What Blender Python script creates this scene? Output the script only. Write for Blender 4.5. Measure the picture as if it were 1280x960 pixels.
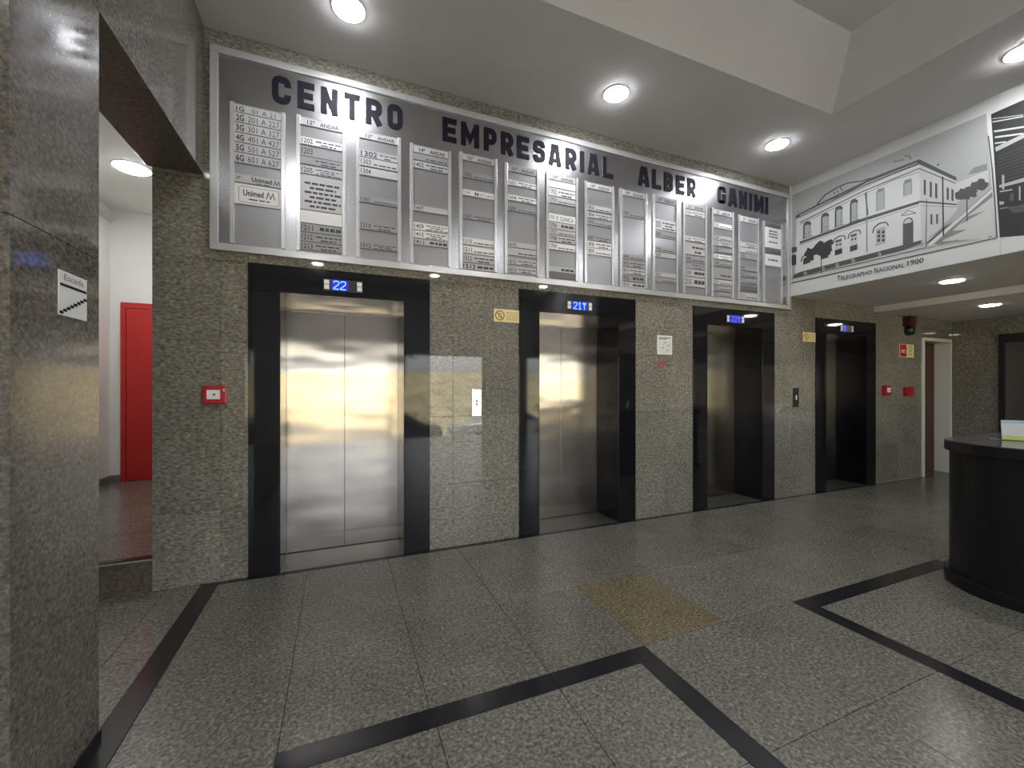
import bpy, bmesh, math, random
from mathutils import Vector, Matrix
for _o in list(bpy.data.objects): bpy.data.objects.remove(_o)
SC = bpy.context.scene
COL = SC.collection
PI = math.pi

# ------------------------------------------------------------------ camera, sky, sun, exposure
cam_data = bpy.data.cameras.new('camera')
cam_data.sensor_width = 36.0
cam_data.lens = 14.70
cam_data.shift_y = 0.0023
cam_data.clip_start = 0.02
cam = bpy.data.objects.new('camera', cam_data); COL.objects.link(cam)
cam.location = (0.0, -3.696, 1.45)
cam.rotation_euler = (PI/2, 0, -math.radians(22.45))
SC.camera = cam

world = bpy.data.worlds.new('sky'); SC.world = world; world.use_nodes = True
_n = world.node_tree.nodes; _l = world.node_tree.links
_sky = _n.new('ShaderNodeTexSky'); _sky.sky_type = 'NISHITA'; _sky.sun_disc = False
_sky.sun_elevation = math.radians(62); _sky.sun_rotation = math.radians(20); _sky.dust_density = 2.0
_hs = _n.new('ShaderNodeHueSaturation'); _hs.inputs['Saturation'].default_value = .35      # hazy, whitish sky
_l.new(_sky.outputs[0], _hs.inputs['Color']); _l.new(_hs.outputs[0], _n['Background'].inputs[0]); _n['Background'].inputs[1].default_value = 1.6

sun_data = bpy.data.lights.new('sun', 'SUN'); sun_data.energy = 50.0; sun_data.angle = math.radians(0.6); sun_data.color = (1, .93, .82)
sun = bpy.data.objects.new('sun', sun_data); COL.objects.link(sun)
sun.rotation_euler = (-math.radians(26), 0, math.radians(-14))      # from behind the building onto the bank across the street

SC.view_settings.view_transform = 'Standard'
try: SC.view_settings.look = 'None'
except Exception: pass
SC.view_settings.exposure = -0.12
SC.view_settings.gamma = 1.0
SC.view_settings.use_curve_mapping = False
SC.cycles.use_denoising = True
SC.cycles.max_bounces = 8
SC.cycles.diffuse_bounces = 4
SC.cycles.glossy_bounces = 5
SC.cycles.sample_clamp_indirect = 6.0
SC.cycles.caustics_reflective = False
SC.cycles.caustics_refractive = False

LAMP = 200.0        # radiance of the ceiling downlights
LAMP_LOW = 55.0     # of the two in the low soffits and the side room
LAMP_STAIR = 125.0   # of the larger one over the stair landing

# ------------------------------------------------------------------ materials
MATS = {}
def mat(name, col=(.5, .5, .5), rough=.5, metal=0.0, emit=None, estr=0.0, aniso=0.0, tangent=None, spec=.5, coat=0.0):
    m = bpy.data.materials.new(name); m.use_nodes = True
    b = m.node_tree.nodes['Principled BSDF']
    b.inputs['Base Color'].default_value = (*col, 1)
    b.inputs['Roughness'].default_value = rough
    b.inputs['Metallic'].default_value = metal
    b.inputs['Specular IOR Level'].default_value = spec
    b.inputs['Coat Weight'].default_value = coat
    b.inputs['Coat Roughness'].default_value = .03
    if emit:
        b.inputs['Emission Color'].default_value = (*emit, 1); b.inputs['Emission Strength'].default_value = estr
    if aniso:
        b.inputs['Anisotropic'].default_value = aniso
        c = m.node_tree.nodes.new('ShaderNodeCombineXYZ')
        for i in range(3): c.inputs[i].default_value = tangent[i]
        m.node_tree.links.new(c.outputs[0], b.inputs['Tangent'])
    MATS[name] = m
    return m

def nodes_of(m): return m.node_tree.nodes, m.node_tree.links, m.node_tree.nodes['Principled BSDF']

def ramp(nt, stops):
    r = nt.nodes.new('ShaderNodeValToRGB'); e = r.color_ramp.elements
    while len(e) > 1: e.remove(e[0])
    e[0].position, e[0].color = stops[0][0], (*stops[0][1], 1)
    for p, c in stops[1:]:
        x = e.new(p); x.color = (*c, 1)
    return r

def granite(name, tones, stretch=(1, 1, 1), scale=60, rough=.1, spec=.5, vary=.10, tint=None, relief=0.0):
    """speckled polished stone: flecks from noise, pale crystals from a cell pattern, slow cloudiness, a tone of its own for each slab"""
    m = mat(name, rough=rough, spec=spec)
    n, l, b = nodes_of(m); nt = m.node_tree
    g = n.new('ShaderNodeNewGeometry'); mp = n.new('ShaderNodeMapping'); mp.inputs['Scale'].default_value = stretch
    l.new(g.outputs['Position'], mp.inputs['Vector'])
    n1 = n.new('ShaderNodeTexNoise'); n1.inputs['Scale'].default_value = scale; n1.inputs['Detail'].default_value = 3.5; n1.inputs['Roughness'].default_value = .72
    l.new(mp.outputs[0], n1.inputs['Vector'])
    r1 = ramp(nt, [(.30, tones[0]), (.42, tones[1]), (.52, tones[2]), (.62, tones[3]), (.72, tones[4])])
    l.new(n1.outputs['Fac'], r1.inputs[0])
    v = n.new('ShaderNodeTexVoronoi'); v.inputs['Scale'].default_value = scale*1.15; v.inputs['Randomness'].default_value = 1
    l.new(mp.outputs[0], v.inputs['Vector'])
    r2 = ramp(nt, [(.0, (.66, .66, .66)), (.45, (.96, .96, .96)), (.85, (1.12, 1.11, 1.09)), (1.0, (1.45, 1.42, 1.36))])
    l.new(v.outputs['Color'], r2.inputs[0])
    mx = n.new('ShaderNodeMix'); mx.data_type = 'RGBA'; mx.blend_type = 'MULTIPLY'; mx.inputs['Factor'].default_value = 1
    l.new(r1.outputs[0], mx.inputs['A']); l.new(r2.outputs[0], mx.inputs['B'])
    n2 = n.new('ShaderNodeTexNoise'); n2.inputs['Scale'].default_value = 3.2; n2.inputs['Detail'].default_value = 3
    l.new(g.outputs['Position'], n2.inputs['Vector'])
    oi = n.new('ShaderNodeObjectInfo')
    a1 = n.new('ShaderNodeMath'); a1.operation = 'MULTIPLY_ADD'; a1.inputs[1].default_value = .45; a1.inputs[2].default_value = .78
    l.new(n2.outputs['Fac'], a1.inputs[0])
    a2 = n.new('ShaderNodeMath'); a2.operation = 'MULTIPLY_ADD'; a2.inputs[1].default_value = vary*2; a2.inputs[2].default_value = -vary
    l.new(oi.outputs['Random'], a2.inputs[0])
    a3 = n.new('ShaderNodeMath'); a3.operation = 'ADD'; l.new(a1.outputs[0], a3.inputs[0]); l.new(a2.outputs[0], a3.inputs[1])
    mx2 = n.new('ShaderNodeMix'); mx2.data_type = 'RGBA'; mx2.blend_type = 'MULTIPLY'; mx2.inputs['Factor'].default_value = 1
    l.new(mx.outputs['Result'], mx2.inputs['A']); l.new(a3.outputs[0], mx2.inputs['B'])
    out = mx2.outputs['Result']
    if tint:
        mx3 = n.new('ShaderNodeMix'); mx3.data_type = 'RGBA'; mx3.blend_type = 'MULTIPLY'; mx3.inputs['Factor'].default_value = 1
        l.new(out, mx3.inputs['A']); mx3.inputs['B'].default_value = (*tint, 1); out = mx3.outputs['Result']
    l.new(out, b.inputs['Base Color'])
    return m

WT = [(.088, .084, .072), (.150, .142, .121), (.212, .201, .171), (.268, .254, .218), (.38, .362, .314)]
FT = [(.048, .046, .038), (.098, .093, .077), (.155, .147, .122), (.216, .205, .172), (.345, .330, .282)]
granite('wall_granite', WT, (.55, .8, 1), 62, .024, .55)
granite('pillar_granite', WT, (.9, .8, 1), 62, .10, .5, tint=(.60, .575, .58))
granite('floor_granite', FT, (1, 1, 1), 62, .24, .5, .08)
granite('floor_granite_rusty', FT, (1, 1, 1), 62, .24, .5, .05, tint=(1.02, .89, .64))
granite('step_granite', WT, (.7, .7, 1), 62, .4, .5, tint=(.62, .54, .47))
mat('black_granite', (.008, .008, .010), .05, spec=.42)
mat('black_inlay', (.014, .014, .016), .20, spec=.5)
mat('grout', (.045, .042, .037), .8)
mat('concrete', (.25, .25, .24), .9)
mat('plaster', (.78, .76, .745), .85)
mat('white_wall', (.78, .78, .74), .7)
mat('white_paint', (.75, .75, .71), .45)
mat('grey_skirting', (.16, .16, .15), .5)
mat('red_paint', (.48, .018, .016), .38)
mat('brown_wood', (.075, .022, .014), .45)
mat('aluminium', (.52, .52, .53), .25, 1.0)
mat('aluminium_bright', (.62, .62, .63), .26, .6)
mat('strip_pale', (.42, .42, .43), .34)
mat('strip_grey', (.27, .27, .285), .34)
mat('strip_dark', (.12, .12, .13), .34)
mat('strip_white', (.66, .66, .66), .34)
mat('slot_grey', (.30, .30, .31), .3, .5)
mat('letter_black', (.010, .008, .016), .5, spec=.12)
mat('print_dark', (.035, .035, .04), .5)
mat('print_grey', (.16, .16, .17), .5)
mat('sill_metal', (.20, .19, .175), .34, .8)
mat('dark_plastic', (.012, .012, .013), .3)
mat('screen_blue', (.002, .002, .02), .3, emit=(.012, .02, 1.0), estr=.55)
mat('digit_blue', (.02, .05, .2), .3, emit=(.10, .27, 1.0), estr=3.2)
mat('digit_blue_dim', (.02, .05, .2), .3, emit=(.10, .12, 1.0), estr=1.1)
mat('indicator_white', (.75, .76, .80), .3)
mat('lamp_white', (.9, .9, .9), .4, emit=(.94, .96, 1.0), estr=LAMP)
mat('lamp_white_low', (.9, .9, .9), .4, emit=(1.0, .98, .93), estr=LAMP_LOW)
mat('lamp_white_stair', (.9, .9, .9), .4, emit=(.96, .98, 1.0), estr=LAMP_STAIR)
mat('lamp_rim', (.8, .8, .8), .4)
mat('desk_black', (.007, .007, .008), .36, spec=.35)
mat('desk_top', (.05, .05, .052), .16)
mat('red_plastic', (.36, .010, .018), .3)
mat('dark_red_plastic', (.06, .004, .010), .4)
mat('sign_white', (.74, .74, .74), .45)
mat('sign_yellow', (.80, .66, .33), .45)
mat('sign_brown', (.22, .09, .03), .5)
mat('sign_olive', (.20, .17, .03), .5)
mat('sign_red', (.42, .012, .016), .45)
mat('sign_grey', (.42, .42, .43), .4)
mat('plate_steel', (.82, .81, .78), .16, 1.0)
mat('plate_dark', (.05, .05, .05), .3, .5)
mat('paper_blue', (.28, .38, .46), .5)
mat('paper_white', (.46, .50, .52), .5)
mat('paper_green', (.42, .46, .12), .5)
mat('smoked_glass', (.085, .083, .076), .12, spec=.5)
for _k, _v in dict(white=.54, pale=.45, light=.33, tone=.19, mid=.060, dark=.026, black=.016).items():
    mat('mural_'+_k, (_v, _v*1.01, _v*.985), .5)
mat('asphalt', (.24, .235, .225), .9); mat('pavement', (.42, .40, .37), .9)
mat('car_silver', (.48, .49, .50), .25, .6); mat('car_dark', (.03, .035, .045), .2); mat('car_white', (.75, .75, .74), .25)
mat('car_glass', (.02, .022, .025), .05); mat('tyre', (.015, .015, .015), .8)
mat('bark', (.07, .05, .035), .9); mat('leaf_green', (.06, .11, .03), .7)

# brushed steel of the lift doors: fine vertical brushing and slightly wavy sheet
m = mat('brushed_steel', (.39, .36, .33), .20, 1.0, aniso=.95, tangent=(1, 0, 0))
n, l, b = nodes_of(m)
g = n.new('ShaderNodeNewGeometry'); mp = n.new('ShaderNodeMapping'); mp.inputs['Scale'].default_value = (1.1, 1, 2.6)
l.new(g.outputs['Position'], mp.inputs[0])
tn = n.new('ShaderNodeTexNoise'); tn.inputs['Scale'].default_value = 1.4; tn.inputs['Detail'].default_value = 1
l.new(mp.outputs[0], tn.inputs['Vector'])
bp = n.new('ShaderNodeBump'); bp.inputs['Strength'].default_value = .16; bp.inputs['Distance'].default_value = .05
l.new(tn.outputs['Fac'], bp.inputs['Height']); l.new(bp.outputs[0], b.inputs['Normal'])

# ceiling plaster, faint unevenness
for nm in ('plaster', 'white_wall'):
    n, l, b = nodes_of(MATS[nm]); base = b.inputs['Base Color'].default_value[:3]
    tn = n.new('ShaderNodeTexNoise'); tn.inputs['Scale'].default_value = 1.8; tn.inputs['Detail'].default_value = 4
    g = n.new('ShaderNodeNewGeometry'); l.new(g.outputs['Position'], tn.inputs['Vector'])
    r = ramp(MATS[nm].node_tree, [(.3, tuple(c*.96 for c in base)), (.7, tuple(min(1, c*1.03) for c in base))])
    l.new(tn.outputs['Fac'], r.inputs[0]); l.new(r.outputs[0], b.inputs['Base Color'])
# dry grass of the bank
m = mat('dry_grass', (.3, .25, .1), .95); n, l, b = nodes_of(m)
tn = n.new('ShaderNodeTexNoise'); tn.inputs['Scale'].default_value = 1.3; tn.inputs['Detail'].default_value = 6
g = n.new('ShaderNodeNewGeometry'); l.new(g.outputs['Position'], tn.inputs['Vector'])
r = ramp(m.node_tree, [(.3, (.16, .15, .08)), (.5, (.29, .26, .16)), (.7, (.38, .33, .23))]); l.new(tn.outputs['Fac'], r.inputs[0]); l.new(r.outputs[0], b.inputs['Base Color'])

# ------------------------------------------------------------------ mesh helpers
def box(bm, x0, x1, y0, y1, z0, z1):
    v = [bm.verts.new((x, y, z)) for x in (x0, x1) for y in (y0, y1) for z in (z0, z1)]
    for f in ((0, 1, 3, 2), (4, 6, 7, 5), (0, 4, 5, 1), (2, 3, 7, 6), (0, 2, 6, 4), (1, 5, 7, 3)):
        bm.faces.new([v[i] for i in f])

def link(name, me, material, parent=None, loc=None, rot=None):
    o = bpy.data.objects.new(name, me); COL.objects.link(o)
    if material and me is not None and not me.materials: me.materials.append(MATS[material])
    if parent: o.parent = parent
    if loc: o.location = loc
    if rot: o.rotation_euler = rot
    return o

def obj(name, bm, material, parent=None, loc=None, rot=None, smooth=False, bevel=0, keep=False):
    if not keep: bmesh.ops.recalc_face_normals(bm, faces=bm.faces)
    if bevel:
        bmesh.ops.bevel(bm, geom=bm.edges[:], offset=bevel, segments=2, profile=.6, affect='EDGES', clamp_overlap=True)
    me = bpy.data.meshes.new(name); bm.to_mesh(me); bm.free()
    if smooth:
        for p in me.polygons: p.use_smooth = True
    return link(name, me, material, parent, loc, rot)

def boxobj(name, material, parent, *b, bevel=0, loc=None, rot=None):
    bm = bmesh.new()
    for q in (b if isinstance(b[0], (tuple, list)) else [b]): box(bm, *q)
    return obj(name, bm, material, parent, loc, rot, bevel=bevel)

def tag(o, label=None, cat=None, group=None, kind=None):
    if label: o['label'] = label
    if cat: o['category'] = cat
    if group: o['group'] = group
    if kind: o['kind'] = kind
    return o

def thing(name, label, cat, loc=(0, 0, 0), group=None, rotz=0):
    o = bpy.data.objects.new(name, None); COL.objects.link(o); o.location = loc; o.rotation_euler = (0, 0, rotz); o.empty_display_size = .1
    return tag(o, label, cat, group, 'thing')

def struct(o): o['kind'] = 'structure'; return o

def lathe(bm, prof, n=32, cx=0, cy=0, axis='z'):
    rings = []
    for r, z in prof:
        ring = []
        for k in range(n):
            a = 2*PI*k/n; p = (cx+r*math.cos(a), cy+r*math.sin(a), z)
            if axis == 'y': p = (p[0], p[2], p[1])
            ring.append(bm.verts.new(p))
        rings.append(ring)
    for a, b in zip(rings, rings[1:]):
        for k in range(n): bm.faces.new((a[k], a[(k+1) % n], b[(k+1) % n], b[k]))
    bm.faces.new(rings[0]); bm.faces.new(rings[-1][::-1])

def prism(bm, pts, z0, z1):
    a = [bm.verts.new((x, y, z0)) for x, y in pts]; b = [bm.verts.new((x, y, z1)) for x, y in pts]
    bm.faces.new(a[::-1]); bm.faces.new(b); n = len(pts)
    for k in range(n): bm.faces.new((a[k], a[(k+1) % n], b[(k+1) % n], b[k]))

_slabs = {}
def slab_mesh(w, h, t, c, material):
    key = (round(w, 4), round(h, 4), t, c, material)
    if key not in _slabs:
        v = []
        for z, e in ((-t, 0), (-c, 0), (0, c)):
            v += [(e, e, z), (w-e, e, z), (w-e, h-e, z), (e, h-e, z)]
        f = [(8, 9, 10, 11)]
        for a in (0, 4):
            for k in range(4): f.append((a+k, a+(k+1) % 4, a+4+(k+1) % 4, a+4+k))
        me = bpy.data.meshes.new('slab'); me.from_pydata(v, [], f); me.materials.append(MATS[material]); _slabs[key] = me
    return _slabs[key]

def slab(name, parent, material, face, a0, a1, b0, b1, level, t=.02, gap=.0009, c=.0010):
    """one stone slab; face 'up' lies on a floor, 'back' stands facing -y, 'east' faces +x, 'west' faces -x, 'down' is a soffit"""
    me = slab_mesh(a1-a0-2*gap, b1-b0-2*gap, t, c, material)
    if face == 'up': L, R = (a0+gap, b0+gap, level), (0, 0, 0)
    elif face == 'back': L, R = (a0+gap, level, b0+gap), (PI/2, 0, 0)
    elif face == 'east': L, R = (level, a0+gap, b0+gap), (PI/2, 0, PI/2)
    elif face == 'west': L, R = (level, a1-gap, b0+gap), (PI/2, 0, -PI/2)
    elif face == 'down': L, R = (a0+gap, b1-gap, level), (PI, 0, 0)
    return link(name, me, None, parent, L, R)

# strokes and text
def arcpath(pts, rad):
    """polyline with rounded corners: pts are (x, z) or (x, z, r)"""
    out = [pts[0][:2]]
    for i in range(1, len(pts)-1):
        p0, p1, p2 = (Vector(pts[i-1][:2]), Vector(pts[i][:2]), Vector(pts[i+1][:2]))
        r = pts[i][2] if len(pts[i]) > 2 else rad
        if r <= 0: out.append(tuple(p1)); continue
        d0 = (p0-p1).normalized(); d2 = (p2-p1).normalized()
        q0 = p1+d0*r; q2 = p1+d2*r
        for k in range(5):
            t = k/4; out.append(tuple(q0*(1-t)**2 + p1*2*t*(1-t) + q2*t*t))
    out.append(pts[-1][:2])
    return out

def stroke(bm, pts, w, d, rad=0.0, closed=False, y0=0.0):
    P = arcpath(pts, rad) if rad else [p[:2] for p in pts]
    if closed: P = P[:-1]
    n = len(P); L = []; R = []
    for i in range(n):
        a = Vector(P[i-1]) if (i or closed) else None
        c = Vector(P[(i+1) % n]) if (i < n-1 or closed) else None
        p = Vector(P[i])
        d0 = (p-a).normalized() if a is not None and (p-a).length > 1e-9 else None
        d1 = (c-p).normalized() if c is not None and (c-p).length > 1e-9 else None
        if d0 is None: d0 = d1
        if d1 is None: d1 = d0
        t = d0+d1
        t = t.normalized() if t.length > 1e-6 else d0
        nn = Vector((-t.y, t.x)); s = w/2/max(.4, nn.dot(Vector((-d0.y, d0.x))))
        L.append(p+nn*s); R.append(p-nn*s)
    def vv(q, y): return bm.verts.new((q.x, y, q.y))
    F = [(vv(L[i], y0-d), vv(R[i], y0-d), vv(L[i], y0), vv(R[i], y0)) for i in range(n)]
    rng = range(n) if closed else range(n-1)
    for i in rng:
        A, B = F[i], F[(i+1) % n]
        bm.faces.new((A[0], A[1], B[1], B[0])); bm.faces.new((A[0], B[0], B[2], A[2])); bm.faces.new((A[1], A[3], B[3], B[1]))
    if not closed:
        bm.faces.new((F[0][0], F[0][2], F[0][3], F[0][1])); bm.faces.new((F[-1][0], F[-1][1], F[-1][3], F[-1][2]))

_font = {}
def text_verts(s, bold=0.0):
    if (s, bold) not in _font:
        cu = bpy.data.curves.new('text', 'FONT'); cu.body = s; cu.size = 1; cu.offset = bold; cu.resolution_u = 2
        o = bpy.data.objects.new('text', cu); me = bpy.data.meshes.new_from_object(o)
        v = [tuple(p.co) for p in me.vertices]; f = [tuple(p.vertices) for p in me.polygons]
        bpy.data.objects.remove(o); bpy.data.curves.remove(cu); bpy.data.meshes.remove(me)
        xs = [p[0] for p in v]; ys = [p[1] for p in v]
        _font[(s, bold)] = (v, f, min(xs), max(xs), min(ys), max(ys))
    return _font[(s, bold)]

def text(bm, s, x0, x1, z0, z1, y, bold=0.0, mapf=None):
    """flat lettering fitted into a box on a plane facing -y (or through mapf(u, v))"""
    v, f, a0, a1, b0, b1 = text_verts(s, bold)
    vs = []
    for p in v:
        u = x0+(p[0]-a0)/(a1-a0)*(x1-x0); w = z0+(p[1]-b0)/(b1-b0)*(z1-z0)
        vs.append(bm.verts.new(mapf(u, w) if mapf else (u, y, w)))
    for q in f:
        try: bm.faces.new([vs[i] for i in q])
        except ValueError: pass

def bar(bm, x0, x1, z0, z1, y):
    v = [bm.verts.new(p) for p in ((x0, y, z0), (x1, y, z0), (x1, y, z1), (x0, y, z1))]; bm.faces.new(v)

# ------------------------------------------------------------------ the room
CEIL = 4.09
FX = [-.637, 1.600, 3.806, 6.008]; FW = 1.376; FH = 2.39            # lift frames along the back wall
OL, OR, OH, DEEP = .215, .225, 2.18, .40                            # reveal widths, opening height, door depth
XR = 9.63                                                           # right wall
D5 = (8.65, 9.53, 2.235)                                            # white-framed doorway

# floor: bed plus stone tiles and black inlay strips
floor = struct(boxobj('floor', 'grout', None, (-3.3, XR+.1, -8.2, .02, -.2, -.012)))
XJ = [-.228+.6045*k for k in range(0, 17)]
xs = [-.82]+[x for x in XJ if x < XR-.05]+[XR]
for y0, y1 in ((-1.075, -.05), (-1.815, -1.075)):
    for a, b_ in zip(xs, xs[1:]):
        rusty = abs(a-1.586) < .02 and y1 < -1
        slab('floor_tile', floor, 'floor_granite_rusty' if rusty else 'floor_granite', 'up', a, b_, y0, y1, 0, gap=.0016)
rows = [-1.815, -2.555, -3.295, -4.035, -4.775, -5.113]
def tiles(x_list, y_list):
    for a, b_ in zip(x_list, x_list[1:]):
        for c, d in zip(y_list, y_list[1:]):
            slab('floor_tile', floor, 'floor_granite', 'up', a, b_, d, c, 0, gap=.0016)
tiles([-.82, -.23], rows)
for k in range(3):
    x0 = -.23+3.045*k; x1 = x0+1.805
    tiles([x0+.113, x0+.615, x0+1.205, x1-.113], [-1.928, -2.555, -3.295, -4.035, -4.775, -5.0])
    gx = [x1, x1+.62, x1+1.24] if k < 2 else [x1, x1+.62, x1+1.24, XR]
    tiles(gx, rows)
    for a, b_ in ((x0, x0+1.205), (x0+1.205, x1)):
        slab('inlay_strip', floor, 'black_inlay', 'up', a, b_, -1.928, -1.815, .0006)
        slab('inlay_strip', floor, 'black_inlay', 'up', a, b_, -5.113, -5.0, .0006)
    for a in (x0, x1-.113):
        for c, d in ((-1.928, -3.295), (-3.295, -5.0)):
            slab('inlay_strip', floor, 'black_inlay', 'up', a, a+.113, d, c, .0006)
tiles([-.82]+[-.228+1.209*k for k in range(9)], [-5.113, -6.2, -7.2, -8.2])
for c, d in ((0, -1.075), (-1.075, -2.4), (-2.4, -3.7), (-3.7, -5.2), (-5.2, -6.7), (-6.7, -8.2)):
    slab('inlay_strip', floor, 'black_inlay', 'up', -.935, -.82, d, c, .0006)
wx = [-.82]+[-.42+1.209*k for k in range(8)]+[XR]
for a, b_ in zip(wx, wx[1:]):
    slab('inlay_strip', floor, 'black_inlay', 'up', a, b_, -.05, .0, .0008)
tiles([-3.2, -2.45, -1.7, -.935], [-1.957, -2.9, -3.9, -4.9, -6.0, -7.1, -8.2])
tiles([-2.67, -2.35, -1.745, -1.135, -.935], [0, -.90, -1.45])

# back wall: granite slabs on a concrete core
core = [(-1.221, FX[0], .02, .5, 0, 4.3)]
for i in range(4):
    r = FX[i]+FW; nx = FX[i+1] if i < 3 else D5[0]
    core.append((FX[i], r, .02, .5, FH, 4.3)); core.append((r, nx, .02, .5, 0, 4.3))
core += [(D5[0], D5[1], .02, .5, D5[2], 4.3), (D5[1], XR+.1, .02, .5, 0, 4.3)]
wall_back = struct(boxobj('wall_back', 'concrete', None, *core))
boxobj('light_block_wall', 'concrete', wall_back, (-1.10, 9.7, .52, .66, -.2, 4.5))  # unseen shell added behind the lifts to stop sunlight leaking in
def face_slabs(x_list, z_list):
    for a, b_ in zip(x_list, x_list[1:]):
        for c, d in zip(z_list, z_list[1:]): slab('granite_slab', wall_back, 'wall_granite', 'back', a, b_, c, d, 0)
ZP = [0, .57, 1.18, 1.79, FH]; ZU = [FH, 2.97, 3.53, CEIL]
face_slabs([-1.221, -.813, FX[0]], [0, .54, 1.19, 1.79, FH])
face_slabs([.739, .949, 1.600], ZP)
face_slabs([2.976, 3.39, 3.806], ZP)
face_slabs([5.182, 5.50, 6.008], ZP)
face_slabs([7.384, 8.0, D5[0]], ZP)
face_slabs([D5[1], XR], ZP)
face_slabs([D5[0], D5[1]], [D5[2], FH])
face_slabs([-1.221, FX[0], .05, .739, 1.600, 2.29, 2.976, 3.806, 4.49, 5.182, 5.5], ZU)
face_slabs([5.5, 6.008, 6.70, 7.384, 8.0, D5[0], D5[1], XR], [FH, 2.64])

# left wall: polished pillar, beam over the stair passage
PN = -1.957                                                         # near face of the pillar
wall_left = struct(boxobj('wall_left', 'concrete', None, (-2.9, -.937, PN+.021, -1.452, -.1, 4.5), (-1.248, -.937, -1.452, .0, 3.021, 4.5)))
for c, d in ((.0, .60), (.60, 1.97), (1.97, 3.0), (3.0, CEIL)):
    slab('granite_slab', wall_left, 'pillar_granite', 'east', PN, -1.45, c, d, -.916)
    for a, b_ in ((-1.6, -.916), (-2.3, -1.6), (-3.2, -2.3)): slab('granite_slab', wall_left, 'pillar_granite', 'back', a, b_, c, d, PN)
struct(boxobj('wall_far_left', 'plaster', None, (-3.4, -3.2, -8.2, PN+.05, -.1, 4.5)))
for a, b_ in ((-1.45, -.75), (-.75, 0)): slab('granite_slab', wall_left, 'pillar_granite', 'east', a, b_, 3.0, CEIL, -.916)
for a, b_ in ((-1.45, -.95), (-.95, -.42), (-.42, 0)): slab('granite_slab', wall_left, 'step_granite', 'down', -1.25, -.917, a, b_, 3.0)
slab('granite_slab', wall_left, 'pillar_granite', 'west', -1.45, 0, 3.0, 3.68, -1.25, t=.001)
bb = struct(boxobj('baseboard_left', 'black_inlay', None, (-.9155, -.908, PN-.008, -1.45, .001, .035), (-3.2, -.908, PN-.008, PN-.0005, .001, .035)))

# right wall, front wall with the street openings
wall_right = struct(boxobj('wall_right', 'concrete', None, (XR+.021, XR+.3, -8.2, 2.0, -.1, 4.5)))
py = [-8.2, -6.6, -5.0, -3.6, -2.3, -1.2, 0]
for a, b_ in zip(py, py[1:]):
    for c, d in ((0, 1.18), (1.18, 1.79), (1.79, 2.64)):
        slab('granite_slab', wall_right, 'wall_granite', 'west', a, b_, c, d, XR)
OPEN = [(-1.30, 3.95), (5.25, 8.5)]; OT = 2.38
wf = [(-3.4, OPEN[0][0], -8.2, -8.0, -1, 4.5), (OPEN[0][1], OPEN[1][0], -8.2, -8.0, -1, 4.5), (OPEN[1][1], XR+.3, -8.2, -8.0, -1, 4.5)]
wf += [(a, b_, -8.2, -8.0, OT, 4.5) for a, b_ in OPEN]
wall_front = struct(boxobj('wall_front', 'plaster', None, *wf))
tr = struct(boxobj('trim_1', 'dark_plastic', None, *[q for a, b_ in OPEN for q in ((a, a+.06, -8.05, -7.97, 0, OT), (b_-.06, b_, -8.05, -7.97, 0, OT), (a, b_, -8.05, -7.97, OT-.07, OT))]))

# ceiling with a sloped tray, mural bulkhead, lower soffits to the right
bm = bmesh.new()
TX0, TX1, TY0, TY1, TZ, TI = .25, 4.42, -3.55, -1.13, 4.48, .37
def quad(*p): bm.faces.new([bm.verts.new(q) for q in p])
for a, b_, c, d in ((-.94, 5.51, TY1, .02), (-3.25, -.94, -8.05, PN+.03), (-.94, 5.51, -8.05, TY0), (-.94, TX0, TY0, TY1), (TX1, 5.51, TY0, TY1)):
    quad((a, c, CEIL), (b_, c, CEIL), (b_, d, CEIL), (a, d, CEIL))
lo = [(TX0, TY0), (TX1, TY0), (TX1, TY1), (TX0, TY1)]; hi = [(TX0+TI, TY0+TI), (TX1-TI, TY0+TI), (TX1-TI, TY1-TI), (TX0+TI, TY1-TI)]
for k in range(4):
    a, b_, c, d = lo[k], lo[(k+1) % 4], hi[(k+1) % 4], hi[k]
    quad((*a, CEIL), (*b_, CEIL), (*c, TZ), (*d, TZ))
quad(*[(*p, TZ) for p in hi])
ceiling = struct(obj('ceiling', bm, 'plaster', None, keep=True))
boxobj('soffit', 'plaster', ceiling, (5.506, 7.352, -8.05, .02, 2.632, 2.75))
boxobj('soffit', 'plaster', ceiling, (7.352, XR+.02, -8.05, .02, 2.545, 2.75))
wall_bulkhead = struct(boxobj('wall_bulkhead', 'plaster', None, (5.506, 5.62, -8.05, .02, 2.75, 4.5)))
boxobj('light_block_roof', 'concrete', None, (-3.4, XR+.3, -8.25, 3.4, 4.5, 4.7))['kind'] = 'structure'  # unseen slab added overhead to keep the rooms light-tight

# stair lobby behind the passage: raised floor, white walls
SF, SZ = .24, 3.68
stair_floor = struct(boxobj('floor_landing', 'step_granite', None, (-2.67, -1.221, .0, 3.1, .0, SF-.002)))
for a, b_ in ((-2.67, -2.05), (-2.05, -1.45), (-1.45, -1.221)):
    for c, d in ((.055, .75), (.75, 1.5), (1.5, 2.3), (2.3, 3.1)): slab('floor_tile', stair_floor, 'floor_granite', 'up', a, b_, c, d, SF+.004, t=.006)
boxobj('step_nosing', 'black_inlay', stair_floor, (-2.67, -1.222, -.004, .055, SF-.002, SF+.004))
boxobj('nosing_edge', 'aluminium_bright', stair_floor, (-2.67, -1.222, -.008, -.001, SF-.016, SF-.004))
struct(boxobj('wall_landing_left', 'white_wall', None, (-2.85, -2.67, -1.46, 3.3, -.1, SZ+.1)))
struct(boxobj('wall_landing_back', 'white_wall', None, (-2.67, -1.0, 3.1, 3.3, 0, SZ+.1)))
struct(boxobj('wall_landing_right', 'white_wall', None, (-1.2195, -1.10, .5, 3.1, 0, SZ+.1)))
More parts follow.
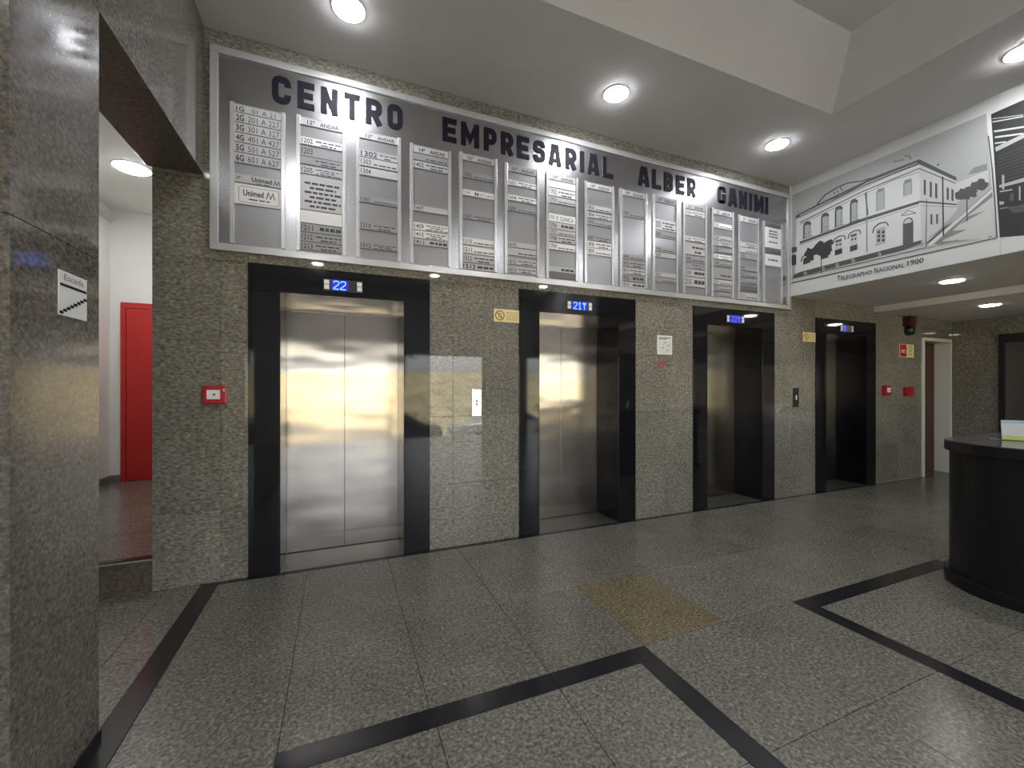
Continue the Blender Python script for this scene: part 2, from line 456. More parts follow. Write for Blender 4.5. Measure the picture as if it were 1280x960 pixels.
ceil2 = struct(boxobj('ceiling_landing', 'white_wall', None, (-2.85, -1.10, .02, 3.3, SZ, SZ+.1), (-2.85, -1.249, -1.46, .02, SZ, SZ+.1)))
struct(boxobj('baseboard_landing', 'grey_skirting', None, (-2.669, -2.655, 0, 3.1, SF+.004, SF+.09), (-2.655, -2.55, 3.085, 3.099, SF+.004, SF+.09)))
bm = bmesh.new(); lathe(bm, [(.022, 0), (.022, 3.0)], 12)
struct(obj('trim_2', bm, 'white_paint', None, (-2.63, .05, SZ-.14), (-PI/2, 0, 0), smooth=True))

# white-framed doorway with a brown door shut deep in the frame
door5 = struct(boxobj('door_1', 'white_paint', None, (D5[0], D5[0]+.05, -.02, .50, 0, D5[2]), (D5[1]-.05, D5[1], -.02, .50, 0, D5[2]), (D5[0]+.05, D5[1]-.05, -.02, .50, D5[2]-.05, D5[2])))
boxobj('door_leaf', 'brown_wood', door5, (D5[0]+.052, D5[1]-.052, .185, .225, .008, D5[2]-.053), bevel=.002)
slab('threshold_tile', door5, 'floor_granite', 'up', D5[0]+.05, D5[1]-.05, 0, .26, 0)

# ------------------------------------------------------------------ lifts
GLYPH = {
 '2': [[(0, .78), (0, 1, .22), (.62, 1, .22), (.62, .62, .15), (0, .12), (0, 0), (.66, 0)]],
 '1': [[(.06, .76), (.34, 1), (.34, 0)], [(.08, 0), (.6, 0)]],
 'v': [[(0, .95), (.34, .62), (.68, .95)], [(.0, .96), (.68, .96)], [(.34, .7), (.34, -.08)]],
}
def lift(i, label, digits, dim=False):
    x = FX[i]; t = thing('elevator', label, 'elevator', (x, 0, 0), 'elevators in the granite wall')
    boxobj('frame_post', 'black_granite', t, (0, OL, -.012, DEEP, 0, OH), bevel=.002)
    boxobj('frame_post', 'black_granite', t, (FW-OR, FW, -.012, DEEP, 0, OH), bevel=.002)
    boxobj('frame_header', 'black_granite', t, (0, FW, -.012, DEEP, OH, FH), bevel=.002)
    boxobj('sill', 'sill_metal', t, (OL, FW-OR, .002, DEEP+.05, -.01, .0005))
    boxobj('sill_track', 'dark_plastic', t, (OL, FW-OR, DEEP-.012, DEEP-.004, .0005, .002))
    boxobj('transom', 'brushed_steel', t, (OL, FW-OR, DEEP-.02, DEEP+.03, 2.105, OH))
    mid = (OL+FW-OR)/2
    for a, b_ in ((OL, mid-.0015), (mid+.0015, FW-OR)):
        boxobj('door_panel', 'brushed_steel', t, (a, b_, DEEP, DEEP+.03, .004, 2.105), bevel=.0015)
    boxobj('door_gap_seal', 'dark_plastic', t, (mid-.006, mid+.006, DEEP+.032, DEEP+.04, .004, 2.105))
    cx, z0, z1 = FW/2-.02, 2.222, 2.318
    d = boxobj('floor_display', 'dark_plastic', t, (cx-.15, cx+.15, -.020, -.012, z0, z1), bevel=.002)
    boxobj('screen', 'screen_blue', d, (cx-.088, cx-.088+.014+.052*len(digits)+.008, -.0205, -.0198, z0+.006, z1-.006))
    for s in (-1, 1):
        a = cx+s*.124
        boxobj('indicator', 'indicator_white', d, (a-.019, a+.019, -.022, -.0198, z0+.012, z0+.047), (a-.019, a+.019, -.022, -.0198, z0+.052, z1-.010))
    bm = bmesh.new(); px = cx-.072
    for ch in digits:
        for p in GLYPH[ch]:
            stroke(bm, [(px+q[0]*.060, z0+.016+q[1]*.064)+((q[2]*.06,) if len(q) > 2 else ()) for q in p], .0085, .001, 0.0001 if any(len(q) > 2 for q in p) else 0, y0=-.0206)
        px += .052
    obj('digits', bm, 'digit_blue_dim' if dim else 'digit_blue', d)
    return t
lift(0, 'leftmost elevator with brushed steel doors, its display reading 22', '22')
lift(1, 'second elevator from the left, display reading 21 with an arrow', '21v')
lift(2, 'third elevator from the left, below the right end of the directory', '22v', True)
lift(3, 'farthest dark elevator, between the small yellow sign and red alarm boxes', '1', True)

# ------------------------------------------------------------------ directory board
BY = -.022
board = thing('directory_board', 'long brushed aluminium directory board lettered above the elevators', 'sign', (0, 0, 2.455))
def bpart(name, material, *q, **k):
    q = [(a, b_, c, d, e-2.455, f-2.455) for a, b_, c, d, e, f in (q if isinstance(q[0], tuple) else [q])]
    return boxobj(name, material, board, *q, **k)
BX0, BX1, BZ0, BZ1 = -.875, 5.46, 2.455, 3.957
bpart('back_panel', 'aluminium', (BX0+.02, BX1-.02, BY, -.001, BZ0+.02, BZ1-.02))
FB = .052
for q in ((BX0, BX1, -.036, -.001, BZ1-FB, BZ1), (BX0, BX1, -.036, -.001, BZ0, BZ0+FB), (BX0, BX0+FB, -.036, -.001, BZ0+FB, BZ1-FB), (BX1-FB, BX1, -.036, -.001, BZ0+FB, BZ1-FB)):
    bpart('frame_bar', 'aluminium_bright', q, bevel=.003)

# raised black letters of the building name
def glyph(ch, w, h, s):
    k = s/2; r = s*.95; mid = h*.53
    if ch == 'C': return [[(w-k, h*.66), (w-k, h-k), (k, h-k), (k, k), (w-k, k), (w-k, h*.34)]]
    if ch == 'O': return [[(w/2, h-k), (k, h-k), (k, k), (w-k, k), (w-k, h-k), (w/2, h-k)]]
    if ch == 'G': return [[(w-k, h*.68), (w-k, h-k), (k, h-k), (k, k), (w-k, k), (w-k, h*.46, 0), (w*.56, h*.46)]]
    if ch == 'S': return [[(w-k, h*.70), (w-k, h-k), (k, h-k), (k, mid), (w-k, mid), (w-k, k), (k, k), (k, h*.30)]]
    if ch == 'E': return [[(w, h-k, 0), (k, h-k, 0), (k, k, 0), (w, k, 0)], [(k, h/2), (w*.92, h/2)]]
    if ch == 'L': return [[(k, h), (k, k, 0), (w, k)]]
    if ch == 'I': return [[(w/2, 0), (w/2, h)]]
    if ch == 'T': return [[(0, h-k), (w, h-k)], [(w/2, 0), (w/2, h-k)]]
    if ch == 'N': return [[(k, 0), (k, h)], [(w-k, 0), (w-k, h)], [(k, h-.01), (w-k, .01)]]
    if ch == 'M': return [[(k, 0), (k, h)], [(w-k, 0), (w-k, h)], [(k*1.1, h-.01), (w/2, h*.28), (w-k*1.1, h-.01)]]
    if ch == 'A': return [[(k*.8, 0), (w*.40, h)], [(w-k*.8, 0), (w*.60, h)], [(w*.38, h-k), (w*.62, h-k)], [(w*.24, h*.25), (w*.76, h*.25)]]
    if ch == 'P': return [[(k, 0), (k, h)], [(k, h-k, 0), (w-k, h-k), (w-k, h*.40), (k, h*.40, 0)]]
    if ch == 'R': return [[(k, 0), (k, h)], [(k, h-k, 0), (w-k, h-k), (w-k, h*.44), (k, h*.44, 0)], [(w*.50, h*.44), (w-k*.8, 0)]]
    if ch == 'B': return [[(k, 0), (k, h)], [(k, h-k, 0), (w-k*1.05, h-k), (w-k*1.05, h*.52), (k, h*.52, 0)], [(k, h*.52, 0), (w-k, h*.52), (w-k, k), (k, k, 0)]]
NAME = [('C', -0.478, -0.346), ('E', -0.303, -0.182), ('N', -0.136, -0.01), ('T', 0.036, 0.159), ('R', 0.203, 0.332), ('O', 0.374, 0.503), ('E', 0.849, 0.977), ('M', 1.018, 1.189), ('P', 1.237, 1.361), ('R', 1.405, 1.53), ('E', 1.569, 1.697), ('S', 1.743, 1.868), ('A', 1.912, 2.047), ('R', 2.096, 2.222), ('I', 2.27, 2.314), ('A', 2.355, 2.495), ('L', 2.541, 2.672), ('A', 3.004, 3.147), ('L', 3.192, 3.315), ('B', 3.36, 3.482), ('E', 3.534, 3.655), ('R', 3.7, 3.828), ('G', 4.175, 4.303), ('A', 4.354, 4.491), ('N', 4.535, 4.663), ('I', 4.705, 4.749), ('M', 4.796, 4.959), ('I', 4.991, 5.038)]
LZ, LH, LS = 3.638, .210, .046
for ch, a, b_ in NAME:
    bm = bmesh.new(); w = b_-a
    for j, p in enumerate(glyph(ch, w, LH, LS)):
        rounded = ch in 'COGSPRB' and len(p) > 2
        sw = LS*(.82 if ch in 'NMA' and j > 1 else 1)
        stroke(bm, [(a+q[0], LZ-2.455+q[1])+tuple(q[2:]) for q in p], sw, .008-.0004*j, (LS*.62 if ch == 'S' else LS*.72 if ch == 'B' else LS*.9) if rounded else 0, closed=(ch == 'O'), y0=BY)
    obj('letter', bm, 'letter_black', board)

# fourteen columns of name strips held between rails; each row: z0, z1, shade, number, text or count of small print lines
COLS = [
 [(3.497, 3.553, 'p', '1G', '01 A 21'), (3.423, 3.494, 'p', '2G', '201 A 227'), (3.349, 3.420, 'p', '3G', '301 A 327'), (3.275, 3.346, 'p', '4G', '401 A 427'), (3.200, 3.272, 'p', '5G', '501 A 527'), (3.121, 3.197, 'p', '6G', '601 A 627'), (2.974, 3.040, 'p', '', 'Unimed'), (2.813, 2.968, 'w', '', 'Unimed!')],
 [(3.507, 3.565, 'p', '12º', 'ANDAR'), (3.355, 3.416, 'w', '1202', 2), (3.264, 3.343, 'g', '1203', 0), (3.201, 3.262, 'g', '', 2), (3.125, 3.189, 'p', '1205', 3), (2.842, 3.119, 'p', '', 6), (2.738, 2.838, 'w', '', 0), (2.666, 2.733, 'g', '1211', 's'), (2.593, 2.663, 'g', '1212', 2), (2.525, 2.590, 'g', '1213', 2)],
 [(3.501, 3.557, 'p', '13º', 'ANDAR'), (3.349, 3.408, 'p', '1302+', 2), (3.276, 3.345, 'p', '1303', 1), (3.198, 3.266, 'p', '1304', 0), (2.974, 3.024, 'g', '1307', 1), (2.751, 2.813, 'g', '1310', 2), (2.590, 2.646, 'g', '1312', 3)],
 [(3.476, 3.537, 'p', '14º', 'ANDAR'), (3.413, 3.472, 'g', '', 1), (3.342, 3.407, 'p', '1402', 2), (2.971, 3.023, 'p', '1407', 0), (2.807, 2.873, 'w', '1409', 3), (2.737, 2.803, 'w', '1410', 3), (2.678, 2.732, 'p', '1411', 's')],
 [(3.500, 3.556, 'p', '15º', 'ANDAR'), (3.344, 3.400, 'g', '1502', 1), (3.182, 3.238, 'w', '1504', 'NSTORE'), (2.970, 3.020, 'g', '1507', 2), (2.739, 2.802, 'w', '1510', 1), (2.658, 2.724, 'w', '1511', 1), (2.577, 2.649, 'p', '1512', 2), (2.512, 2.569, 'p', '1513+', 's')],
 [(3.485, 3.548, 'g', '16º', 'ANDAR'), (3.356, 3.408, 'w', '1602', 2), (3.213, 3.268, 'w', '1604', 2), (3.115, 3.167, 'g', '1606', 1), (2.770, 2.822, 'p', '1610', 0), (2.692, 2.764, 'p', '', 1), (2.607, 2.666, 'p', '1612', 2), (2.529, 2.588, 'p', '1613', 2)],
 [(3.491, 3.547, 'p', '17º', 'ANDAR'), (3.416, 3.485, 'w', '', 0), (3.333, 3.410, 'w', '1702', 2), (3.262, 3.327, 'p', '1703', 1), (3.080, 3.158, 'w', '1705', 'CLINICA'), (3.009, 3.077, 'p', '1706', 's'), (2.951, 3.006, 'p', '1707', 1), (2.881, 2.948, 'p', '1708', 2), (2.803, 2.870, 'w', '1709', 1), (2.582, 2.638, 'p', '', 's'), (2.520, 2.577, 'd', '', 0)],
 [(3.485, 3.541, 'p', '18º', 'ANDAR'), (3.259, 3.317, 'p', '1803', 1), (3.184, 3.244, 'p', '1804', 2), (3.111, 3.173, 'g', '1805', 1), (2.951, 3.008, 'g', '1807', 2), (2.879, 2.946, 'w', '1808', 2), (2.806, 2.876, 'w', '1809', 1)],
 [(3.489, 3.545, 'p', '19º', 'ANDAR'), (3.265, 3.332, 'g', '1902', 1), (2.809, 2.865, 'g', '1909', 1), (2.729, 2.799, 'g', '1910', 2), (2.652, 2.721, 'p', '1911', 2), (2.575, 2.645, 'g', '1912', 's'), (2.508, 2.568, 'p', '1913', 's')],
 [(3.491, 3.554, 'g', '20º', 'ANDAR'), (3.187, 3.305, 'w', '2003', 3), (3.104, 3.173, 'g', '2005', 1), (2.945, 3.007, 'g', '2008', 1), (2.883, 2.938, 'p', '2009', 0), (2.666, 2.717, 'p', '2012', 0), (2.610, 2.662, 'g', '', 1)],
 [(3.490, 3.550, 'p', '21º', 'ANDAR'), (3.414, 3.481, 'w', '2101', 2), (3.123, 3.178, 'w', '2104', 2), (2.967, 3.106, 'p', '', 2), (2.881, 2.956, 'g', '2106', 1), (2.805, 2.873, 'g', '', 2), (2.715, 2.798, 'p', '2109', 's'), (2.598, 2.709, 'p', '2110', 's')],
 [(3.492, 3.550, 'p', '22º', 'ANDAR'), (3.336, 3.398, 'w', '2202', 1), (3.190, 3.246, 'p', '2204', 1), (3.124, 3.185, 'p', '2205', 2), (3.049, 3.100, 'g', '2206', 0), (2.966, 3.024, 'w', '2207', 2), (2.883, 2.948, 'g', '2208', 1), (2.731, 2.858, 'g', '', 1), (2.661, 2.720, 'p', '2211', 1), (2.588, 2.650, 'g', '2212', 1), (2.510, 2.570, 'g', '2213', 1)],
 [(3.472, 3.539, 'p', '23º', 'ANDAR'), (3.164, 3.228, 'p', '', 2), (3.093, 3.161, 'p', '', 1), (3.021, 3.085, 'g', '2306', 0), (2.878, 2.935, 'g', '2308', 0), (2.799, 2.849, 'g', '2309', 1), (2.718, 2.778, 'g', '2310', 1), (2.628, 2.692, 'd', '', 0), (2.520, 2.600, 'p', '2313', 1)],
 [(3.479, 3.530, 'd', '', 1), (3.213, 3.471, 'w', '', 'c4'), (3.139, 3.205, 'd', '', 1), (2.981, 3.132, 'w', '', 'c1')],
]
SH = dict(p='strip_pale', w='strip_white', g='strip_grey', d='strip_dark')
rnd = random.Random(11)
for ci, rowsv in enumerate(COLS):
    x0 = -.749+.4376*ci; x1 = x0+.362
    top = rowsv[0][1]+.012; bot = 2.825 if False else 2.514
    for a in (x0, x1-.028):
        bpart('rail', 'aluminium_bright', (a, a+.028, BY-.016, BY, bot, top), bevel=.0015)
    bpart('slot_panel', 'slot_grey', (x0+.027, x1-.027, BY-.003, BY, bot, top))
    a0, a1 = x0+.029, x1-.029; wd = a1-a0; ys = BY-.009; yt = ys-.0006
    for z0, z1, sh, num, body in rowsv:
        st = bpart('name_strip', SH[sh], (a0, a1, ys, BY, z0, z1))
        bm = bmesh.new(); h = z1-z0; big = num.endswith('+'); num = num.rstrip('+')
        o = -2.455
        def T(s, u0, u1, v0, v1, bold=.0): text(bm, s, a0+wd*u0, a0+wd*u1, z0+h*v0+o, z0+h*v1+o, yt, bold)
        def Bl(u0, u1, v0, v1):
            u = u0
            while u < u1-.02:                                      # small print: a row of word-length marks
                e = min(u1, u+rnd.uniform(.07, .20)); bar(bm, a0+wd*u, a0+wd*e, z0+h*v0+o, z0+h*v1+o, yt); u = e+.03
        if body == 'ANDAR': T(num, .16, .34, .22, .80, .025); T('ANDAR', .46, .92, .20, .74, .025)
        elif num.endswith('G'): T(num, .03, .20, .16, .84, .03); T(body, .28 if body[0] != '0' else .36, .96 if body[0] != '0' else .88, .18, .80)
        elif body == 'Unimed': T('Unimed', .36, .80, .30, .85, .03); stroke(bm, [(a0+wd*.84, z0+h*.25+o), (a0+wd*.87, z0+h*.8+o), (a0+wd*.91, z0+h*.3+o), (a0+wd*.95, z0+h*.75+o), (a0+wd*.98, z0+h*.25+o)], .006, .0003, y0=yt); bar(bm, a0+wd*.04, a0+wd*.14, z0+h*.62+o, z0+h*.70+o, yt); bar(bm, a0+wd*.04, a0+wd*.10, z0+h*.42+o, z0+h*.50+o, yt); Bl(.45, .8, .1, .18)
        elif body == 'Unimed!':
            T('Unimed', .18, .62, .44, .74, .03); stroke(bm, [(a0+wd*.68, z0+h*.42+o), (a0+wd*.72, z0+h*.74+o), (a0+wd*.77, z0+h*.44+o), (a0+wd*.82, z0+h*.72+o), (a0+wd*.86, z0+h*.42+o)], .007, .0003, y0=yt); Bl(.3, .75, .26, .32)
            q = [(.09, .12), (.95, .12), (.95, .88), (.09, .88)]
            P = [(a0+wd*u, z0+h*v+o) for u, v in q]; P = [((P[0][0]+P[1][0])/2, P[0][1])]+P[1:]+P[:1]+[((P[0][0]+P[1][0])/2, P[0][1])]
            stroke(bm, P, .0028, .0003, .014, closed=True, y0=yt)
        elif body == 'NSTORE': T(num, .06, .24, .3, .78); T('N', .38, .50, .2, .8, .06); T('STORE', .53, .96, .22, .70)
        elif body == 'CLINICA': T(num, .05, .22, .28, .76); T('†', .28, .35, .12, .86, .02); T('CLINICA', .42, .92, .26, .76, .01)
        elif body == 's':
            if num: T(num, .02, .40 if big else .30, .14 if big else .2, .9 if big else .84, .03 if big else .012)
            bar(bm, a0+wd*.46, a0+wd*.97, z0+h*.34+o, z0+h*.40+o, yt); Bl(.46, .97, .40, .74)
        elif isinstance(body, str) and body[0] == 'c':
            if body == 'c4':
                for v in (.80, .66, .52, .26): Bl(.26, .80, v, v+.07)
            else: Bl(.22, .80, .46, .60)
        else:
            if num: T(num, .03, .46 if big else .29, .12 if big else .22, .92 if big else .84, .03 if big else .012)
            u0 = .52 if big else .36
            if not num and body > 3: u0 = .10
            for k in range(body):
                v = .84-(k+.75)*.78/max(body, 1)
                Bl(u0+(.0 if k % 2 == 0 else .12), .97 if k % 2 == 0 else .85, v, v+min(.16, .36/max(body, 1)))
        bar(bm, a0, a1, z0+o, z0+.004+o, yt)                       # shadow line under the strip, painted in with the print
        obj('lettering', bm, 'print_dark', st, keep=True)['kind'] = 'stuff'

MURAL = [
('light',0,[(-0.028,3.961),(-1.809,3.958),(-1.865,2.807),(-0.028,2.816)]),
('pale',1,[(-0.126,2.874),(-1.349,2.875),(-1.62,3.004),(-1.847,3.241),(-1.872,2.8),(-0.126,2.813),(-0.034,2.803),(-0.034,2.865)]),
('tone',2,[(-1.404,2.858),(-1.847,3.223),(-1.85,3.175),(-1.686,3.063),(-1.506,2.881)]),
('tone',2,[(-1.686,3.056),(-1.812,3.07),(-1.631,3)]),
('tone',2,[(-1.575,2.959),(-1.686,2.936),(-1.518,2.893)]),
('tone',2,[(-1.483,2.884),(-1.739,2.826),(-1.447,2.861)]),
('tone',3,[(-1.362,2.836),(-1.621,2.857),(-1.62,2.863),(-1.36,2.842)]),
('tone',3,[(-1.386,2.853),(-1.761,2.812),(-1.76,2.817),(-1.386,2.859)]),
('dark',3,[(-1.823,2.813),(-1.845,2.814),(-1.843,2.821),(-1.821,2.82)]),
('tone',1,[(-1.686,3.453),(-1.729,3.5),(-1.812,3.496),(-1.814,3.437),(-1.739,3.443)]),
('pale',1,[(-1.604,3.408),(-1.822,3.433),(-1.827,3.322),(-1.604,3.209)]),
('white',4,[(-0.085,3.614),(-1.327,3.748),(-1.346,2.938),(-1.188,2.929),(-0.064,2.922)]),
('pale',4,[(-1.327,3.748),(-1.609,3.439),(-1.615,3.151),(-1.377,2.887),(-1.346,2.938)]),
('mid',5,[(-1.712,3.255),(-1.703,3.239),(-1.7,3.216),(-1.678,3.222),(-1.66,3.23),(-1.638,3.234),(-1.606,3.252),(-1.598,3.287),(-1.599,3.318),(-1.626,3.323),(-1.635,3.344),(-1.659,3.332),(-1.678,3.317),(-1.693,3.298),(-1.707,3.278)]),
('mid',5,[(-1.827,3.31),(-1.819,3.286),(-1.805,3.268),(-1.784,3.258),(-1.761,3.278),(-1.743,3.283),(-1.722,3.294),(-1.709,3.317),(-1.705,3.344),(-1.715,3.367),(-1.747,3.358),(-1.76,3.377),(-1.782,3.373),(-1.799,3.354),(-1.802,3.332)]),
('mid',5,[(-1.754,3.266),(-1.742,3.256),(-1.748,3.222),(-1.729,3.219),(-1.708,3.234),(-1.694,3.254),(-1.669,3.265),(-1.669,3.292),(-1.661,3.32),(-1.671,3.339),(-1.691,3.338),(-1.709,3.334),(-1.727,3.329),(-1.74,3.308),(-1.744,3.287)]),
('white',6,[(-1.386,2.88),(-1.847,3.248),(-1.849,3.223),(-1.423,2.86)]),
('tone',7,[(-1.412,2.949),(-1.622,3.062),(-1.619,3.068),(-1.409,2.955)]),
('tone',7,[(-1.622,3.062),(-1.848,3.252),(-1.846,3.258),(-1.619,3.068)]),
('mid',6,[(-0.065,3.639),(-0.085,3.677),(-0.832,3.781),(-1.33,3.777),(-1.33,3.725),(-0.816,3.721),(-0.126,3.637)]),
('mid',6,[(-1.33,3.777),(-1.609,3.463),(-1.609,3.428),(-1.33,3.725)]),
('pale',7,[(-0.126,3.661),(-0.816,3.743),(-1.311,3.751),(-1.311,3.745),(-0.816,3.732),(-0.126,3.649)]),
('mid',6,[(-0.129,3.557),(-0.834,3.658),(-0.83,3.67),(-0.123,3.57)]),
('mid',6,[(-0.834,3.658),(-1.331,3.678),(-1.328,3.688),(-0.83,3.67)]),
('mid',6,[(-1.328,3.679),(-1.602,3.404),(-1.605,3.411),(-1.331,3.687)]),
('tone',6,[(-0.128,3.534),(-1.126,3.659),(-1.124,3.667),(-0.124,3.543)]),
('tone',6,[(-1.126,3.659),(-1.33,3.644),(-1.329,3.651),(-1.124,3.667)]),
('light',6,[(-0.346,3.712),(-0.432,3.792),(-0.571,3.823),(-0.677,3.828),(-0.816,3.786),(-0.877,3.773)]),
('mid',8,[(-0.344,3.708),(-0.438,3.785),(-0.427,3.8),(-0.332,3.723)]),
('mid',8,[(-0.436,3.784),(-0.575,3.815),(-0.567,3.831),(-0.428,3.801)]),
('mid',8,[(-0.574,3.815),(-0.68,3.82),(-0.674,3.836),(-0.568,3.831)]),
('mid',8,[(-0.678,3.82),(-0.817,3.779),(-0.815,3.794),(-0.676,3.835)]),
('mid',8,[(-0.818,3.779),(-0.903,3.771),(-0.899,3.786),(-0.814,3.794)]),
('mid',8,[(-0.347,3.704),(-0.599,3.702),(-0.596,3.712),(-0.344,3.715)]),
('mid',8,[(-0.6,3.702),(-0.879,3.747),(-0.875,3.757),(-0.596,3.712)]),
('mid',8,[(-0.525,3.788),(-0.539,3.752),(-0.548,3.753),(-0.535,3.789)]),
('mid',8,[(-0.56,3.788),(-0.573,3.752),(-0.582,3.754),(-0.569,3.789)]),
('mid',8,[(-0.594,3.81),(-0.62,3.754),(-0.629,3.757),(-0.602,3.812)]),
('tone',7,[(-0.094,3.703),(-0.134,3.701),(-0.131,3.712),(-0.091,3.714)]),
('tone',7,[(-1.112,3.849),(-1.208,3.827),(-1.205,3.845),(-1.109,3.867)]),
('tone',7,[(-1.214,3.854),(-1.254,3.843),(-1.251,3.865),(-1.211,3.877)]),
('tone',7,[(-1.244,3.856),(-1.25,3.812),(-1.267,3.807),(-1.261,3.852)]),
('tone',7,[(-1.299,3.817),(-1.325,3.817),(-1.322,3.828),(-1.296,3.828)]),
('mid',8,[(-1.472,3.636),(-1.486,3.653),(-1.479,3.663),(-1.465,3.647)]),
('mid',6,[(-0.126,3.318),(-0.832,3.358),(-1.33,3.352),(-1.33,3.323),(-0.832,3.322),(-0.126,3.285)]),
('dark',7,[(-1.33,3.352),(-1.611,3.206),(-1.611,3.194),(-1.33,3.336)]),
('tone',6,[(-0.127,3.269),(-0.833,3.295),(-0.831,3.302),(-0.125,3.277)]),
('tone',6,[(-0.833,3.295),(-1.33,3.3),(-1.329,3.306),(-0.831,3.302)]),
('tone',6,[(-1.33,3.301),(-1.609,3.174),(-1.609,3.179),(-1.33,3.306)]),
('light',7,[(-0.17,3.513),(-0.267,3.511),(-0.267,3.341),(-0.17,3.34)]),
('dark',8,[(-0.17,3.513),(-0.187,3.512),(-0.187,3.34),(-0.17,3.34)]),
('mid',8,[(-0.17,3.492),(-0.182,3.537),(-0.225,3.55),(-0.267,3.518),(-0.267,3.482),(-0.225,3.505)]),
('mid',8,[(-0.155,3.334),(-0.291,3.341),(-0.289,3.349),(-0.153,3.341)]),
('tone',8,[(-0.244,3.486),(-0.244,3.348),(-0.251,3.346),(-0.251,3.484)]),
('tone',8,[(-0.161,3.385),(-0.287,3.391),(-0.285,3.397),(-0.159,3.391)]),
('light',7,[(-0.385,3.54),(-0.475,3.538),(-0.475,3.345),(-0.385,3.344)]),
('dark',8,[(-0.385,3.54),(-0.401,3.539),(-0.401,3.345),(-0.385,3.344)]),
('mid',8,[(-0.385,3.52),(-0.396,3.563),(-0.436,3.575),(-0.475,3.545),(-0.475,3.51),(-0.436,3.532)]),
('mid',8,[(-0.371,3.338),(-0.497,3.345),(-0.495,3.352),(-0.369,3.345)]),
('tone',8,[(-0.454,3.514),(-0.454,3.352),(-0.46,3.35),(-0.46,3.512)]),
('tone',8,[(-0.377,3.387),(-0.494,3.393),(-0.492,3.399),(-0.375,3.394)]),
('light',7,[(-0.54,3.565),(-0.625,3.563),(-0.625,3.357),(-0.54,3.356)]),
('dark',8,[(-0.54,3.565),(-0.556,3.565),(-0.556,3.357),(-0.54,3.356)]),
('mid',8,[(-0.54,3.546),(-0.55,3.588),(-0.588,3.599),(-0.625,3.57),(-0.625,3.536),(-0.588,3.558)]),
('mid',8,[(-0.527,3.35),(-0.646,3.357),(-0.644,3.364),(-0.525,3.357)]),
('tone',8,[(-0.605,3.54),(-0.605,3.363),(-0.611,3.361),(-0.611,3.538)]),
('tone',8,[(-0.532,3.398),(-0.643,3.403),(-0.641,3.409),(-0.53,3.404)]),
('light',7,[(-0.701,3.582),(-0.782,3.579),(-0.782,3.356),(-0.701,3.355)]),
('dark',8,[(-0.701,3.582),(-0.716,3.581),(-0.716,3.355),(-0.701,3.355)]),
('mid',8,[(-0.701,3.563),(-0.711,3.604),(-0.747,3.615),(-0.782,3.586),(-0.782,3.553),(-0.747,3.574)]),
('mid',8,[(-0.689,3.349),(-0.802,3.356),(-0.8,3.362),(-0.687,3.356)]),
('tone',8,[(-0.763,3.557),(-0.763,3.362),(-0.769,3.36),(-0.769,3.554)]),
('tone',8,[(-0.694,3.396),(-0.798,3.401),(-0.797,3.406),(-0.692,3.401)]),
('light',7,[(-0.958,3.601),(-1.033,3.598),(-1.033,3.382),(-0.958,3.382)]),
('tone',8,[(-0.958,3.601),(-0.966,3.601),(-0.966,3.382),(-0.958,3.382)]),
('tone',8,[(-0.958,3.587),(-0.972,3.626),(-1.033,3.62),(-1.033,3.586),(-0.978,3.589)]),
('tone',8,[(-1.03,3.59),(-1.03,3.385),(-1.036,3.382),(-1.036,3.588)]),
('light',7,[(-1.199,3.592),(-1.268,3.59),(-1.268,3.447),(-1.199,3.447)]),
('tone',8,[(-1.199,3.592),(-1.207,3.592),(-1.207,3.447),(-1.199,3.447)]),
('tone',8,[(-1.199,3.579),(-1.213,3.616),(-1.268,3.611),(-1.268,3.578),(-1.218,3.581)]),
('tone',8,[(-1.265,3.582),(-1.265,3.449),(-1.271,3.447),(-1.271,3.58)]),
('pale',7,[(-0.17,3.097),(-0.263,3.102),(-0.263,3.012),(-0.17,3.005)]),
('dark',8,[(-0.17,3.074),(-0.259,3.08),(-0.259,3.012),(-0.17,3.005)]),
('mid',8,[(-0.149,3.048),(-0.168,3.107),(-0.155,3.115),(-0.135,3.056)]),
('mid',8,[(-0.165,3.104),(-0.228,3.126),(-0.221,3.14),(-0.158,3.118)]),
('mid',8,[(-0.225,3.126),(-0.291,3.115),(-0.289,3.129),(-0.224,3.141)]),
('mid',8,[(-0.283,3.123),(-0.291,3.069),(-0.304,3.068),(-0.296,3.121)]),
('mid',8,[(-0.178,3.09),(-0.252,3.095),(-0.252,3.067),(-0.178,3.062)]),
('mid',8,[(-0.185,3.044),(-0.209,3.045),(-0.209,3.017),(-0.185,3.015)]),
('mid',8,[(-0.225,3.041),(-0.248,3.042),(-0.248,3.014),(-0.225,3.013)]),
('pale',7,[(-0.385,3.143),(-0.472,3.147),(-0.472,3.018),(-0.385,3.012)]),
('dark',8,[(-0.385,3.079),(-0.468,3.084),(-0.468,3.018),(-0.385,3.012)]),
('mid',8,[(-0.365,3.096),(-0.384,3.153),(-0.371,3.161),(-0.353,3.104)]),
('mid',8,[(-0.381,3.15),(-0.439,3.171),(-0.432,3.185),(-0.374,3.164)]),
('mid',8,[(-0.437,3.171),(-0.497,3.16),(-0.496,3.174),(-0.435,3.185)]),
('mid',8,[(-0.49,3.168),(-0.497,3.116),(-0.51,3.114),(-0.502,3.166)]),
('mid',8,[(-0.392,3.137),(-0.461,3.14),(-0.461,3.113),(-0.392,3.11)]),
('mid',8,[(-0.4,3.092),(-0.421,3.093),(-0.421,3.066),(-0.4,3.065)]),
('mid',8,[(-0.436,3.089),(-0.457,3.09),(-0.457,3.063),(-0.436,3.062)]),
('pale',7,[(-0.54,3.201),(-0.622,3.204),(-0.622,3.022),(-0.54,3.016)]),
('dark',8,[(-0.54,3.081),(-0.619,3.086),(-0.619,3.022),(-0.54,3.016)]),
